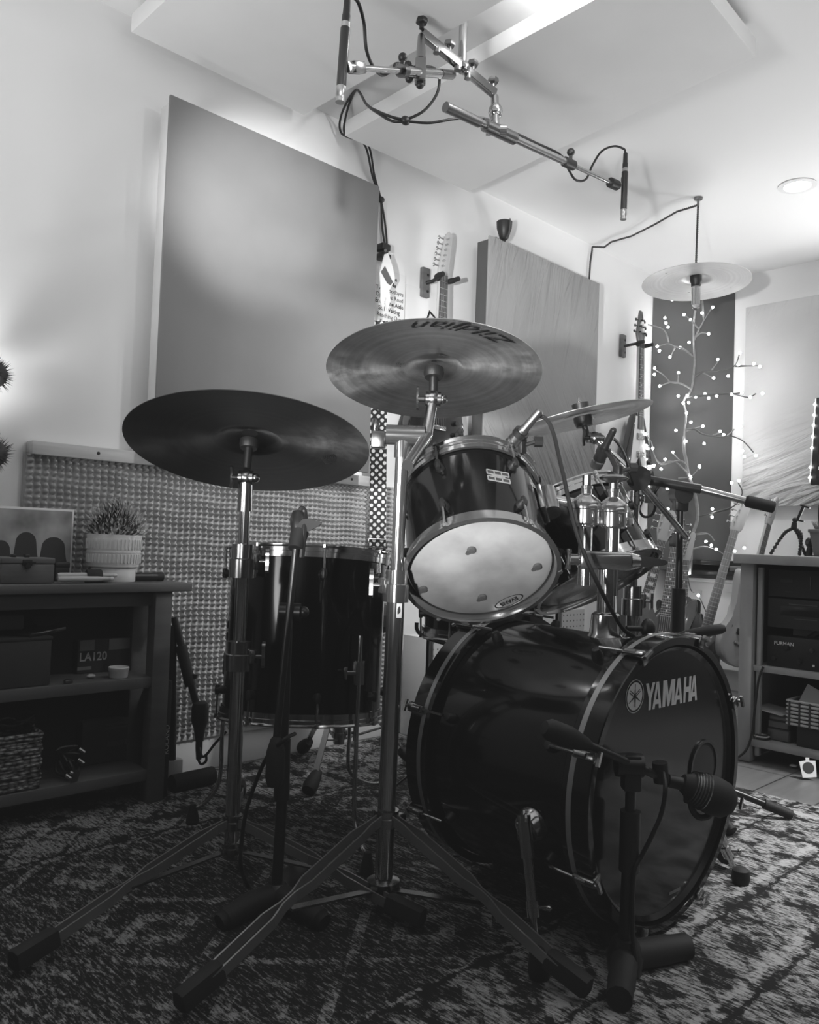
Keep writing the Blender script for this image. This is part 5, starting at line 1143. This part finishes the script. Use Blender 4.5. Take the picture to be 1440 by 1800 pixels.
# wooden box with latch
a, c = onY(2, 1000, 2.20).x, onY(96, 1000, 2.20).x
t = thing('wooden_box', 'small aged wooden box with metal latch on the left shelf top', 'box', ((a+c)/2, 2.24, ZT))
MB().bx(a, c, 2.20, 2.285, ZT, ZT+.050, .003).build('box_body', M['boxwood'], t); MB().bx(a-.001, c+.001, 2.199, 2.286, ZT+.051, ZT+.066, .003).build('lid', M['boxwood'], t)
b = MB(); x = (a+c)/2-.004; b.bx(x-.012, x+.012, 2.196, 2.20, ZT+.046, ZT+.062, .001); b.cyl((x, 2.19, ZT+.045), (x, 2.20, ZT+.045), .007, n=10); b.bx(x-.004, x+.02, 2.194, 2.197, ZT+.050, ZT+.056); b.build('latch', M['black'], t)
for dx in (-.022, .012): MB().bx(x+dx-.006, x+dx+.006, 2.232, 2.25, ZT+.066, ZT+.074, .002).build('lid_stud', M['black'], t)
a, c = onY(97, 990, 2.30).x, onY(122, 990, 2.30).x
t = thing('small_box', 'little black box between wooden box and white plant pot', 'box', ((a+c)/2, 2.31, ZT)); MB().bx(a, c, 2.295, 2.33, ZT, ZT+.048, .003).build('box_body', M['black'], t); MB().bx(a-.001, c+.001, 2.294, 2.331, ZT+.036, ZT+.052, .003).build('lid', M['black'], t)
# potted plant
pp = onY(199, 1000, 2.268); d_ = (R3.transposed() @ (pp-CAM)).z*-1; px = lambda n: n*d_/1440.
t = thing('potted_plant', 'bushy small plant in a ribbed white two-tier pot on the shelf', 'plant', (pp.x, pp.y, ZT))
Mt = Mx.Translation((pp.x, pp.y, ZT)); r0 = px(46)
MB(Mt).lathe([(r0*.80, 0), (r0*.82, .004), (r0*.82, .036), (r0*.78, .040)], None, 40).build('pot_base', M['ceramic'], t)
b = MB(Mt); b.lathe([(r0*.80, .040), (r0*.92, .043), (r0*.955, .06), (r0*1.0, .128), (r0*1.0, .133), (r0*.94, .133), (r0*.92, .115), (0, .115)], None, 48, False); po = b.build('pot_bowl', M['ceramic'], t)
b = MB(Mt)
for k in range(44):
    a = 2*PI*k/44
    for z0, z1 in ((.054, .078), (.092, .120)): rr = r0*(.955+.045*((z0+z1)/2-.06)/.07)+.0012; b.bar((rr*math.cos(a), rr*math.sin(a), z0), (rr*1.01*math.cos(a), rr*1.01*math.sin(a), z1), .004, .003, (math.cos(a), math.sin(a), 0))
b.ring([(r0*.975, .082), (r0*.992, .082), (r0*.992, .087), (r0*.975, .087)], None, 48); b.build('ribs', M['white'], po, sharp=20)
rnd = random.Random(3)
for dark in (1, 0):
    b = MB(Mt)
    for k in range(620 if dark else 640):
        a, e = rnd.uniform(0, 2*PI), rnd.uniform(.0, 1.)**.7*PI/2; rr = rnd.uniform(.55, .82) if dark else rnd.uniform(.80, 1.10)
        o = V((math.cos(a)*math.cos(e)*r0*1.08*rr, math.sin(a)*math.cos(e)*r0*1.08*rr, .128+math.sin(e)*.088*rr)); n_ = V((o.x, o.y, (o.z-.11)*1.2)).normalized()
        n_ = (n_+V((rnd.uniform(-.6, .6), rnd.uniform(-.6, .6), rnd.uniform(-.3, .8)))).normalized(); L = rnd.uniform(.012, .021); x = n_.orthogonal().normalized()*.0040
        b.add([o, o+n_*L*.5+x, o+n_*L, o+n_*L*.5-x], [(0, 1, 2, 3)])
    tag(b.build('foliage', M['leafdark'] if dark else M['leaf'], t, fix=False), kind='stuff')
# drumsticks, their wrap, the black tube
for i, (u0, v0, u1, v1, y) in enumerate(((98, 1012, 208, 1009, 2.225), (99, 1016, 206, 1011, 2.212), (100, 1021, 200, 1014, 2.200))):
    p0, p1 = onY(u0, v0, y), onY(u1, v1, y); p0.z = ZT+.011+(.009 if i == 1 else 0); p1.z = p0.z; d = (p1-p0); L = d.length; Mt = fr(p0, d)
    t = thing('drumstick', ('pale drumstick at the back of the bundle on the shelf top', 'pale drumstick lying on top of the bundle on the shelf', 'pale drumstick at the front edge of the bundle on the shelf')[i], 'drumstick', p0, 'bundled drumsticks')
    MB(Mt).lathe([(0, 0), (.006, .002), (.0072, .01), (.0072, L*.7), (.0045, L*.94)], None, 12, False).build('shaft', M['pine'], t)
    MB(Mt).lathe([(.0040, L*.93), (.0058, L*.96), (.005, L*.99), (0, L)], None, 12, False).build('tip', M['white'], t)
p = onY(163, 1013, 2.212); b = MB(fr((p.x-.018, 2.212, ZT+.0142), (1, 0, 0))); b.lathe([(.0205, 0), (.022, .002), (.022, .040), (.0205, .042)], Mx.Diagonal((.62, 1., 1, 1)), 20)
tag(b.build('stick_wrap', M['rubber']), 'dark elastic wrap around the pale drumsticks on the shelf', 'wrap')
p0, p1 = onY(205, 1014, 2.25), onY(287, 1008, 2.25); p0.z = p1.z = ZT+.013; Mt = fr(p0, p1-p0); L = (p1-p0).length
t = thing('stick_case', 'slim black tube lying beside the drumsticks on shelf top', 'case', p0); MB(Mt).lathe([(0, 0), (.0115, .002), (.012, .006), (.012, L-.02)], None, 16, False).build('tube', M['black'], t); MB(Mt).lathe([(.0125, L-.022), (.0128, L-.02), (.0128, L-.002), (0, L)], None, 16, False).build('cap', M['rubber'], t)
# middle shelf
a, c = onY(-30, 1150, 2.19).x, onY(92, 1150, 2.19).x
t = thing('storage_box', 'plain dark storage box on the middle shelf at left', 'box', ((a+c)/2, 2.26, Z1)); MB().bx(a, c, 2.195, 2.35, Z1, Z1+.125, .004).build('box_body', M['cardboard'], t); MB().bx(a-.002, c+.002, 2.193, 2.352, Z1+.118, Z1+.128, .003).build('rim', M['dark'], t)
tag(MB(Mx.Translation((c-.02, 2.27, Z1+.129)) @ Mx.Rotation(.5, 4, 'Z') @ Mx.Rotation(-.06, 4, 'Y')).bx(-.07, .065, -.05, .05, 0, .012, .003).build('magazine', M['screen']), 'glossy dark magazine lying on the storage box in the shelf', 'magazine')
tag(MB(Mx.Translation((c+.005, 2.30, Z1+.135)) @ Mx.Rotation(-.35, 4, 'Y')).prism([(0, 0), (.055, .0), (.075, .05), (.04, .085), (-.02, .06)], .004, Mx(((1, 0, 0, 0), (0, 0, -1, 0), (0, 1, 0, 0), (0, 0, 0, 1)))).build('folder', M['cardboard']), 'dark folder standing tilted behind the glossy magazine', 'folder')
a0 = onY(-20, 1100, 2.24).x; c0_ = onY(38, 1100, 2.24).x
tag(MB().bx(a0, c0_, 2.22, 2.32, Z1+.145, Z1+.185, .006).build('book', M['dark']), 'dark closed book above the storage box at the far left', 'book')
a, c = onY(137, 1150, 2.325).x, onY(266, 1150, 2.325).x; zt = onY(140, 1126, 2.325).z
t = thing('product_box', 'dark box printed LA120 with pale squares at the back of the middle shelf', 'box', ((a+c)/2, 2.34, Z1)); pb_ = MB().bx(a, c, 2.325, 2.358, Z1, zt, .002).build('box_body', M['cardboard'], t)
H_ = zt-Z1
for x0, x1, z0, z1, g in ((.02, .21, .68, 1., 'palecard'), (.40, .70, .66, 1., 'palecard'), (.82, .98, .40, .82, 'midwood'), (.0, .18, .10, .20, 'palecard'), (.36, .55, .06, .18, 'midwood'), (.86, 1., .06, .16, 'midwood')): MB().bx(a+(c-a)*x0, a+(c-a)*x1, 2.3238, 2.325, Z1+H_*z0, Z1+H_*z1).build('printed_block', M[g], pb_)
text('box_letters', 'LA120', .034, wallframe(a+(c-a)*.20, 2.3245, Z1+H_*.48), M['canvas_edge'], pb_, .0002, xs=.9, off=.0006)
p = lo(208, 1190, 2.215, Z1); d_ = (R3.transposed() @ (p-CAM)).z*-1; r_ = 17.5*d_/1440
tag(MB(Mx.Translation(p)).lathe([(0, 0), (r_*.86, 0), (r_*.92, .004), (r_*.95, .019), (r_, .021), (r_*1.02, .028), (r_*.96, .030), (r_*.86, .010), (0, .008)], None, 32, False).build('ramekin', M['ceramic']), 'small white ceramic dish on the front of the middle shelf', 'dish')
p = lo(120, 1196, 2.20, Z1); tag(MB(Mx.Translation(p)).bx(-.011, .011, -.008, .008, 0, .010, .003).build('eraser', M['rodgrey']), 'small grey eraser on middle shelf edge beside the storage box', 'eraser')
p = lo(160, 1188, 2.24, Z1); tag(MB(Mx.Translation(p)).ball((0, 0, .006), .009, (1.4, 1, .66)).build('pebble', M['canvas_edge']), 'tiny pale pebble on the middle shelf left of the white dish', 'pebble')
# bottom shelf
a, c = onY(-60, 1340, 2.19).x, onY(70, 1340, 2.19).x
t = thing('woven_basket', 'chunky woven basket full of cables on the bottom shelf at left', 'basket', ((a+c)/2, 2.27, Z0_))
b = MB(); n = 15
for k in range(n):
    z = Z0_+.006+k*.0095; ins = .010*math.sin(k*1.7)*.2; x0, x1, y0, y1 = a+ins, c-ins, 2.192+ins, 2.345
    b.tube([(x0, y0, z), ((x0+x1)/2, y0-.004, z+.001*(k % 2)), (x1-.008, y0, z), (x1, y0+.008, z), (x1+.003, (y0+y1)/2, z), (x1, y1, z), (x0, y1, z), (x0, y0, z)], .0056, 8, True, 3)
b.build('woven_wall', M['jute'], t); MB().bx(a+.004, c-.006, 2.198, 2.34, Z0_+.002, Z0_+.10).build('lining', M['dark'], t)
MB().tube([(c-.004, 2.24, Z0_+.148), (c+.002, 2.255, Z0_+.165), (c+.002, 2.29, Z0_+.165), (c-.004, 2.305, Z0_+.148)], .004, 8, True, 4).build('handle', M['jute'], t)
for i in range(3):
    ce = V((a+(c-a)*(.35+.25*i), 2.26, Z0_+.155)); pts = [ce+V((.035*math.cos(q*.7+i), .03*math.sin(q*.7+i), .006*math.sin(q*1.9)+.02*(q/14))) for q in range(16)]
    tag(MB().tube(pts, .0042, 8, True, 3).build('coiled_cable', M['cable']), ('coiled black cable on basket at the far left of the frame', 'coiled black cable in the middle of the woven basket', 'coiled black cable at the right end of the woven basket')[i], 'cable', 'cables in the woven basket')
a, c = onY(140, 1300, 2.33).x, onY(266, 1300, 2.33).x
t = thing('cardboard_box', 'dark cardboard box with faint print at back of the bottom shelf', 'box', ((a+c)/2, 2.34, Z0_)); cb = MB().bx(a, c, 2.315, 2.357, Z0_, onY(200, 1262, 2.33).z, .003).build('box_body', M['cardboard'], t)
for x0, x1, z in ((.30, .70, .105), (.30, .66, .095), (.34, .55, .045), (.58, .74, .045)): MB().bx(a+(c-a)*x0, a+(c-a)*x1, 2.3138, 2.315, Z0_+z, Z0_+z+(.006 if z > .08 else .014)).build('printed_line', M['trap'], cb)
p = lo(118, 1360, 2.22, Z0_)
t = thing('cable_bundle', 'black cable bundle with chrome plugs spilling over bottom shelf edge', 'cable', p)
b = MB(); rnd = random.Random(5); pts = [p+V((rnd.uniform(-.03, .035), rnd.uniform(-.02, .035), rnd.uniform(.008, .085))) for _ in range(16)]; b.tube(pts, .0045, 8, True, 5); b.build('cable', M['cable'], t)
for dx, dy, dz in ((.028, -.004, .078), (.026, -.006, .05), (.0, -.02, .024), (-.012, -.02, .018)): MB().cyl(p+V((dx, dy, dz)), p+V((dx+.012, dy-.01, dz-.010)), .006, .0045, 12).build('chrome_plug', M['chrome'], t)
tag(MB().prism([(0, 0), (.02, .002), (.028, .03), (.01, .034)], .001, fr(lo(122, 1392, SY0+.004, .10), (0, -1, 0), (1, 0, 0))).build('fabric_scrap', M['rodgrey']), 'small grey scrap hanging on the bottom shelf edge', 'scrap')
# dark case strip with vertical lettering beside the shelf
p = onY(301, 1300, 2.26); t = thing('flat_case', 'flat black case standing against the shelf end, vertical white lettering', 'case', (1.186, 2.27, .004))
MB().bx(1.176, 1.198, 2.20, 2.36, .004, .34, .003).build('shell', M['black'], t)
text('case_letters', 'ROLAND', .021, wallframe(1.187, 2.1992, .17) @ Mx.Rotation(PI/2, 4, 'Z'), M['white'], t, .0002)
tag(MB().bx(1.245, 1.30, 2.30, 2.33, .004, .075, .003).build('adapter_box', M['trim']), 'small white box on the floor beside the flat black case', 'box')
# bristly foliage at the left edge
for i, (v, lab) in enumerate(((658, 'dark bristly foliage ball at the left edge of frame, higher one'), (797, 'dark bristly foliage ball at the left edge of frame, lower one'))):
    c = onY(-12, v, 2.33); b = MB(); rnd = random.Random(i); b.ball(c, .036, (1, 1, 1), 12, 8)
    for k in range(260):
        d = V((rnd.gauss(0, 1), rnd.gauss(0, 1), rnd.gauss(0, 1))).normalized(); x = d.orthogonal().normalized()*.0022; o = c+d*.030; L = rnd.uniform(.014, .030); b.add([o-x, o+x, o+d*L+V((0, 0, rnd.uniform(-.004, .006)))], [(0, 1, 2)])
    t = thing('hanging_foliage', lab, 'plant', c, 'foliage balls'); tag(b.build('bristles', M['leafdark'], t, fix=False), kind='stuff'); MB().cyl(c+V((0, .02, .02)), V((c.x, YW-.001, c.z+.05)), .002, n=6).build('wire', M['branchdark'], t)

# ================================================================== equipment cabinet at the right
RX, RY = 3.075, 1.352
cab = thing('equipment_cabinet', 'pale wooden equipment cabinet at the right edge with rack gear inside', 'cabinet', (3.3, .85, 0))
MB().bx(RX-.04, 3.62, .25, RY+.012, .733, .768, .003).build('top_board', M['rackwood'], cab)
for y0, y1 in ((RY-.05, RY), (.27, .32)): MB().bx(RX, RX+.05, y0, y1, -.004, .733, .003).build('front_stile', M['rackwood'], cab)
for y0 in (RY-.03, .28): MB().bx(RX+.05, 3.6, y0, y0+.02, .0, .733).build('side_panel', M['rackwood'], cab)
MB().bx(RX+.02, RX+.04, RY-.075, RY-.058, .02, .72, .002).build('inner_rail', M['rackwood'], cab)
MB().bx(3.58, 3.6, .30, RY-.03, .0, .733).build('back_panel', M['dark'], cab)
zs = onX(1335, 1170, RX+.02).z; zb = onX(1330, 1300, RX+.02).z
MB().bx(RX+.015, 3.58, .30, RY-.03, zs-.022, zs, .002).build('shelf_board', M['rackwood'], cab)
MB().bx(RX+.010, 3.58, .30, RY-.03, zb-.026, zb, .002).build('shelf_board', M['rackwood'], cab)
def unit(label, z0, z1, x=RX+.05, m='dark'):
    t = thing('rack_unit', label, 'rack unit', (x+.1, .85, z0), 'rack units in the cabinet'); b = MB(); b.bx(x, x+.30, .42, RY-.085, z0, z1, .003); b.build('chassis', M[m], t); return t
def XF_(x, y, z): return Mx(((0, 0, -1, x), (-1, 0, 0, y), (0, 1, 0, z), (0, 0, 0, 1)))
def face(t, items, x=RX+.05):
    for y, z, w, h, m, nm in items: MB().bx(x-.0015, x+.001, y-w/2, y+w/2, z-h/2, z+h/2, .0004).build(nm, M[m], t)
u1 = unit('dark rack unit with slotted face at top of the cabinet', .615, .715)
face(u1, [(1.20, .675, .045, .012, 'cardboard', 'vent_slot'), (1.115, .67, .003, .05, 'rodgrey', 'handle'), (.99, .66, .07, .010, 'cardboard', 'vent_slot'), (1.19, .635, .03, .004, 'cardboard', 'vent_slot')])
u2 = unit('dark rack unit with faint display line, second from the cabinet top', .50, .608)
face(u2, [(1.14, .590, .10, .002, 'rodgrey', 'display_line'), (1.14, .565, .16, .034, 'screen', 'display'), (1.02, .560, .05, .004, 'rodgrey', 'display_line'), (1.13, .537, .08, .002, 'rodgrey', 'display_line')])
u3 = unit('black control unit with knobs and white labels on the cabinet shelf', zs+.001, zs+.115, m='black')
text('brand_letters', 'FURMAN', .018, XF_(RX+.0488, 1.205, zs+.088), M['white'], u3, .0002, off=.0003)
for k in range(9):
    y = 1.24-.045*k; z = zs+(.075 if k % 2 else .03); b = MB(fr((RX+.05, y, z), (-1, 0, 0))); b.lathe([(.010, 0), (.008, .010), (0, .011)], None, 12, False); b.build('knob', M['chrome2'] if k in (3, 4) else M['rubber'], u3)
face(u3, [(1.045, zs+.052, .028, .018, 'white', 'label_patch'), (.985, zs+.05, .02, .018, 'white', 'label_patch'), (1.015, zs+.022, .026, .018, 'white', 'label_patch'), (1.10, zs+.02, .008, .008, 'white', 'label_patch')])
t = thing('patch_cables', 'loose black cables lying behind the control unit in cabinet', 'cable', (RX+.1, 1.05, zs+.12)); rnd = random.Random(9)
for k in range(3): MB().tube([(RX+.10+.02*k, 1.14-.02*k, zs+.119), (RX+.08, 1.08-.05*k, zs+.150), (RX+.09, 1.0-.06*k, zs+.118)], .004, 8, True, 5).build('cable', M['cable'], t)
tag(MB().bx(RX+.12, RX+.125, .9, 1.20, zs+.117, zs+.155).build('card_sheet', M['rodgrey']), 'grey card leaning behind the loose cables in the cabinet', 'card')
tag(MB().tube([onX(1342, 1172, RX+.01), onX(1334, 1195, RX-.005), onX(1328, 1240, RX-.008), onX(1322, 1290, RX-.010), onX(1312, 1318, RX-.02), onX(1296, 1332, RX-.03), onX(1280, 1338, RX-.05)], .0045, 8, True, 6).build('power_cable', M['cable']), 'black power cable hanging down the front of the cabinet', 'cable')
# lower compartment
def bk(label, y0, y1, z0, z1, m, x=RX+.06):
    t = thing('book', label, 'book', (x+.08, (y0+y1)/2, z0), 'books in the cabinet'); MB().bx(x, x+.16, y0, y1, z0, z1, .002).build('cover', M[m], t); MB().bx(x-.001, x+.155, y0+.006, y1-.002, z0+.004, z1-.004).build('pages', M['rodgrey'], t)
y0, y1 = onX(1390, 1270, RX+.06).y, onX(1350, 1270, RX+.06).y
bk('dark thick book lying at bottom of the stack in the cabinet', y0, y1, zb+.001, zb+.045, 'cardboard'); bk('dark book in the middle of the cabinet stack', y0+.004, y1-.002, zb+.046, zb+.075, 'dark'); bk('thin dark book on top of the cabinet stack', y0, y1-.006, zb+.076, zb+.092, 'cardboard')
ya = onX(1330, 1252, RX+.10).y; tag(MB(Mx.Translation((RX+.07, ya-.04, zb+.10)) @ Mx.Rotation(.12, 4, 'X')).bx(0, .14, -.07, .04, 0, .004).build('paper_sheet', M['paper']), 'white paper sheet lying over the book stack in the cabinet', 'paper')
p = V((RX+.045, onX(1338, 1295, RX+.04).y, zb)); t = thing('coiled_lead', 'small coil of black and white lead at the cabinet lower left', 'cable', p)
for k, m in ((0, 'cable'), (1, 'paper'), (2, 'cable')): MB(Mx.Translation(p+V((0, 0, .005+.007*k)))).ring([(.026, -.003), (.029, 0), (.026, .003), (.023, 0)], None, 28).build('loop', M[m], t)
ya, yb = onX(1383, 1250, RX+.03).y, .75; z0 = onX(1390, 1275, RX+.03).z; z1 = onX(1390, 1232, RX+.03).z
tag(MB().bx(RX+.04, RX+.24, yb, onX(1400, 1300, RX+.04).y, zb+.001, z0-.001, .004).build('storage_box', M['black']), 'black box under the wicker basket in the cabinet', 'box')
t = thing('wicker_basket', 'pale dark-banded wicker basket stuffed with papers in cabinet', 'basket', (RX+.14, (ya+yb)/2, z0))
nrow = 7
for k in range(nrow):
    b = MB(); z = z0+.006+(z1-z0-.006)*k/(nrow-1)
    b.tube([(RX+.22, ya, z), (RX+.035, ya, z), (RX+.03, ya-.005, z), (RX+.03, yb, z)], .0048, 8); b.build('woven_band', M['wicker'], t)
for k in range(7): b = MB(); y = ya-.012-.035*k; b.bar((RX+.0245, y, z0), (RX+.0245, y, z1), .006, .003, (1, 0, 0)); b.build('upright_strand', M['cardboard'], t)
MB().bx(RX+.036, RX+.22, yb, ya-.006, z0+.001, z1-.012).build('lining', M['dark'], t)
tag(MB(Mx.Translation((RX+.09, ya-.07, z1-.03)) @ Mx.Rotation(.42, 4, 'X')).bx(-.001, .002, -.06, .055, 0, .075).build('leaflet', M['paper']), 'white printed leaflet slanting out of the wicker basket', 'paper')
p0 = V((RX+.06, ya-.115, z1+.035)); tag(MB(fr(p0, (0.25, -.8, -.6))).lathe([(0, 0), (.014, .001), (.016, .004), (.016, .12)], None, 16, False).build('paper_roll', M['canvas_edge']), 'rolled pale paper lying across the wicker basket', 'paper')
p = onZ(1421, 1368, 0); f_ = fr(p+V((0, 0, .036)), (-.80, -.6, .28), RG); t = thing('floor_tag', 'small white square tag with a dark disc, standing on the wooden floor', 'tag', p)
MB(f_).prism([(-.022, -.034), (.024, -.030), (.026, .024), (.006, .024), (.006, .034), (-.006, .034), (-.006, .024), (-.028, .020)], .003, None, -.003).build('plate', M['white'], t); MB(f_).lathe([(0, .0012), (.019, .001), (.019, 0)], None, 24, False).build('disc', M['cardboard'], t)
p = onZ(1396, 1347, 0); tag(MB(Mx.Translation(p)).bx(-.012, .012, -.012, .012, 0, .005, .001).build('plastic_chip', M['paper']), 'tiny white chip on the floor under the cabinet', 'scrap')
# on top of the cabinet
ZK = .769
def on(u, v): return onX(u, v, 3.12)
t = thing('mini_tripod', 'small black bendy-legged tripod with phone clamp on the cabinet top', 'tripod', V((3.12, on(1392, 970).y, ZK)))
hub = on(1396, 928); feet = (on(1356, 968), on(1406, 969)); mids = ((on(1382, 935), on(1370, 950)), (on(1408, 938), on(1408, 955)))
third = V((hub.x+.06, hub.y-.02, ZK+.006)); th_m = (hub*.6+third*.4+V((0, 0, .012)), hub*.3+third*.7)
for ft, (m0_, m1_) in ((feet[0], mids[0]), (feet[1], mids[1]), (third, th_m)):
    ft = V((ft.x, ft.y, ZK+.007)); b = MB()
    for q in spline([hub, m0_, m1_, ft], 4): b.ball(q, .0068, (1, 1, 1), 10, 6)
    b.tube([hub, m0_, m1_, ft], .0038, 8, True, 4); b.build('leg', M['black'], t)
b = MB(); b.cyl(hub, on(1397, 918), .011, .009, 12); b.cyl(on(1397, 918), on(1398, 914), .004, n=8); b.ball(on(1398, 914), .010); b.build('ball_head', M['black'], t)
b = MB(); b.bar(on(1402, 915), on(1413, 890), .010, .006, (1, 0, 0)); b.bar(on(1408, 888), on(1424, 893), .006, .012, (1, 0, 0)); b.bar(on(1400, 914), on(1414, 917), .005, .012, (1, 0, 0)); b.build('phone_clamp', M['black'], t)
q = on(1420, 960); t = thing('toy_figure', 'small dark figurine between tripod and cactus pot on the cabinet', 'figurine', (3.14, q.y, ZK))
b = MB(Mx.Translation((3.14, q.y, ZK))); b.lathe([(0, 0), (.010, .001), (.012, .02), (.009, .03), (.008, .033)], None, 14, False); b.ball((0, 0, .050), .020, (.8, .8, 1)); b.build('body', M['black'], t)
MB().cyl((3.1225, q.y+.004, ZK+.050), (3.127, q.y+.004, ZK+.050), .006, n=12).build('eye', M['rodgrey'], t)
q = onX(1447, 970, 3.13); t = thing('potted_cactus', 'small cactus in a tapered pale pot at the right edge of cabinet top', 'plant', (3.13, q.y, ZK))
Mt = Mx.Translation((3.15, q.y, ZK)); sq = lambda w: [(-w, -w), (w, -w), (w, w), (-w, w)]
b = MB(Mt); w0, w1, hh = .028, .042, .098; vs = [(x, y, 0) for x, y in sq(w0)]+[(x, y, hh) for x, y in sq(w1)]; b.add(vs, [(3, 2, 1, 0), (4, 5, 6, 7), (0, 1, 5, 4), (1, 2, 6, 5), (2, 3, 7, 6), (3, 0, 4, 7)]); b.bx(-w1-.003, w1+.003, -w1-.003, w1+.003, hh-.012, hh, .002); b.build('pot', M['canvas'], t)
b = MB(Mt)
for k in range(10): a = 2*PI*k/10; b.tube([(.012*math.cos(a), .012*math.sin(a), hh), (.019*math.cos(a), .019*math.sin(a), hh+.05), (.015*math.cos(a), .015*math.sin(a), hh+.095), (0, 0, hh+.108)], .0065, 6, True, 4)
b.build('cactus_column', M['leafdark'], t); b = MB(Mt)
for k in range(40): a = rnd.uniform(0, 6.28); o = V((.03*math.cos(a), .03*math.sin(a), hh)); d = V((math.cos(a)*.6, math.sin(a)*.6, 1)).normalized(); b.add([o-V((0, .003, 0)), o+V((0, .003, 0)), o+d*.035], [(0, 1, 2)])
tag(b.build('grass_tuft', M['leaf'], t, fix=False), kind='stuff')
MB(Mt).bx(-.05, .05, -.05, .05, -.0005, .004, .001).build('saucer', M['black'], t)
# screen on the right wall
SXx = 4.30; pT, pB = onX(1431, 699, SXx), onX(1420, 852, SXx)
t = thing('wall_screen', 'black-framed screen at the right edge of frame with lit dots along its side', 'screen', (SXx, pT.y-.3, pB.z))
lean = math.atan2(pT.y-pB.y, pT.z-pB.z)*0; y1 = (pT.y+pB.y)/2; z0, z1 = pB.z, pT.z
Ms = Mx.Translation((SXx, y1, z0)) @ Mx.Rotation(-(pT.y-pB.y)/(pT.z-pB.z), 4, 'X')
H_ = z1-z0
MB(Ms).bx(0, .04, -.75, 0, 0, H_, .004).build('housing', M['black'], t)
pn = MB(Ms).bx(-.002, .001, -.72, -.028, .035, H_-.025).build('display', M['screen'], t)
for y, z, w_, h__, m in ((-.10, .36, .11, .10, 'cardboard'), (-.06, .29, .04, .012, 'paper'), (-.06, .265, .04, .012, 'paper'), (-.06, .24, .04, .012, 'paper'), (-.06, .215, .04, .012, 'paper'), (-.10, .15, .11, .11, 'rodgrey'), (-.05, .075, .03, .016, 'paper'), (-.09, .075, .03, .016, 'paper'), (-.10, .052, .10, .014, 'paper')): MB(Ms).bx(-.003, -.002, y-w_/2, y+w_/2, z, z+h__).build('screen_block', M[m], pn)
MB(Ms).bx(.002, .036, .0, .006, .006, H_-.004).build('edge_strip', M['ceramic'], t)
for f_ in (.08, .2, .42, .55, .68, .80, .92): MB(Ms).ball((-.002, .004, H_*f_), .006, (1, 1, 1), 8, 6).build('edge_bulb', M['bulb'], t)
MB(Ms).bx(.04, XF-SXx+.06, -.45, -.30, H_*.35, H_*.65, .003).build('wall_bracket', M['blackmetal'], t)
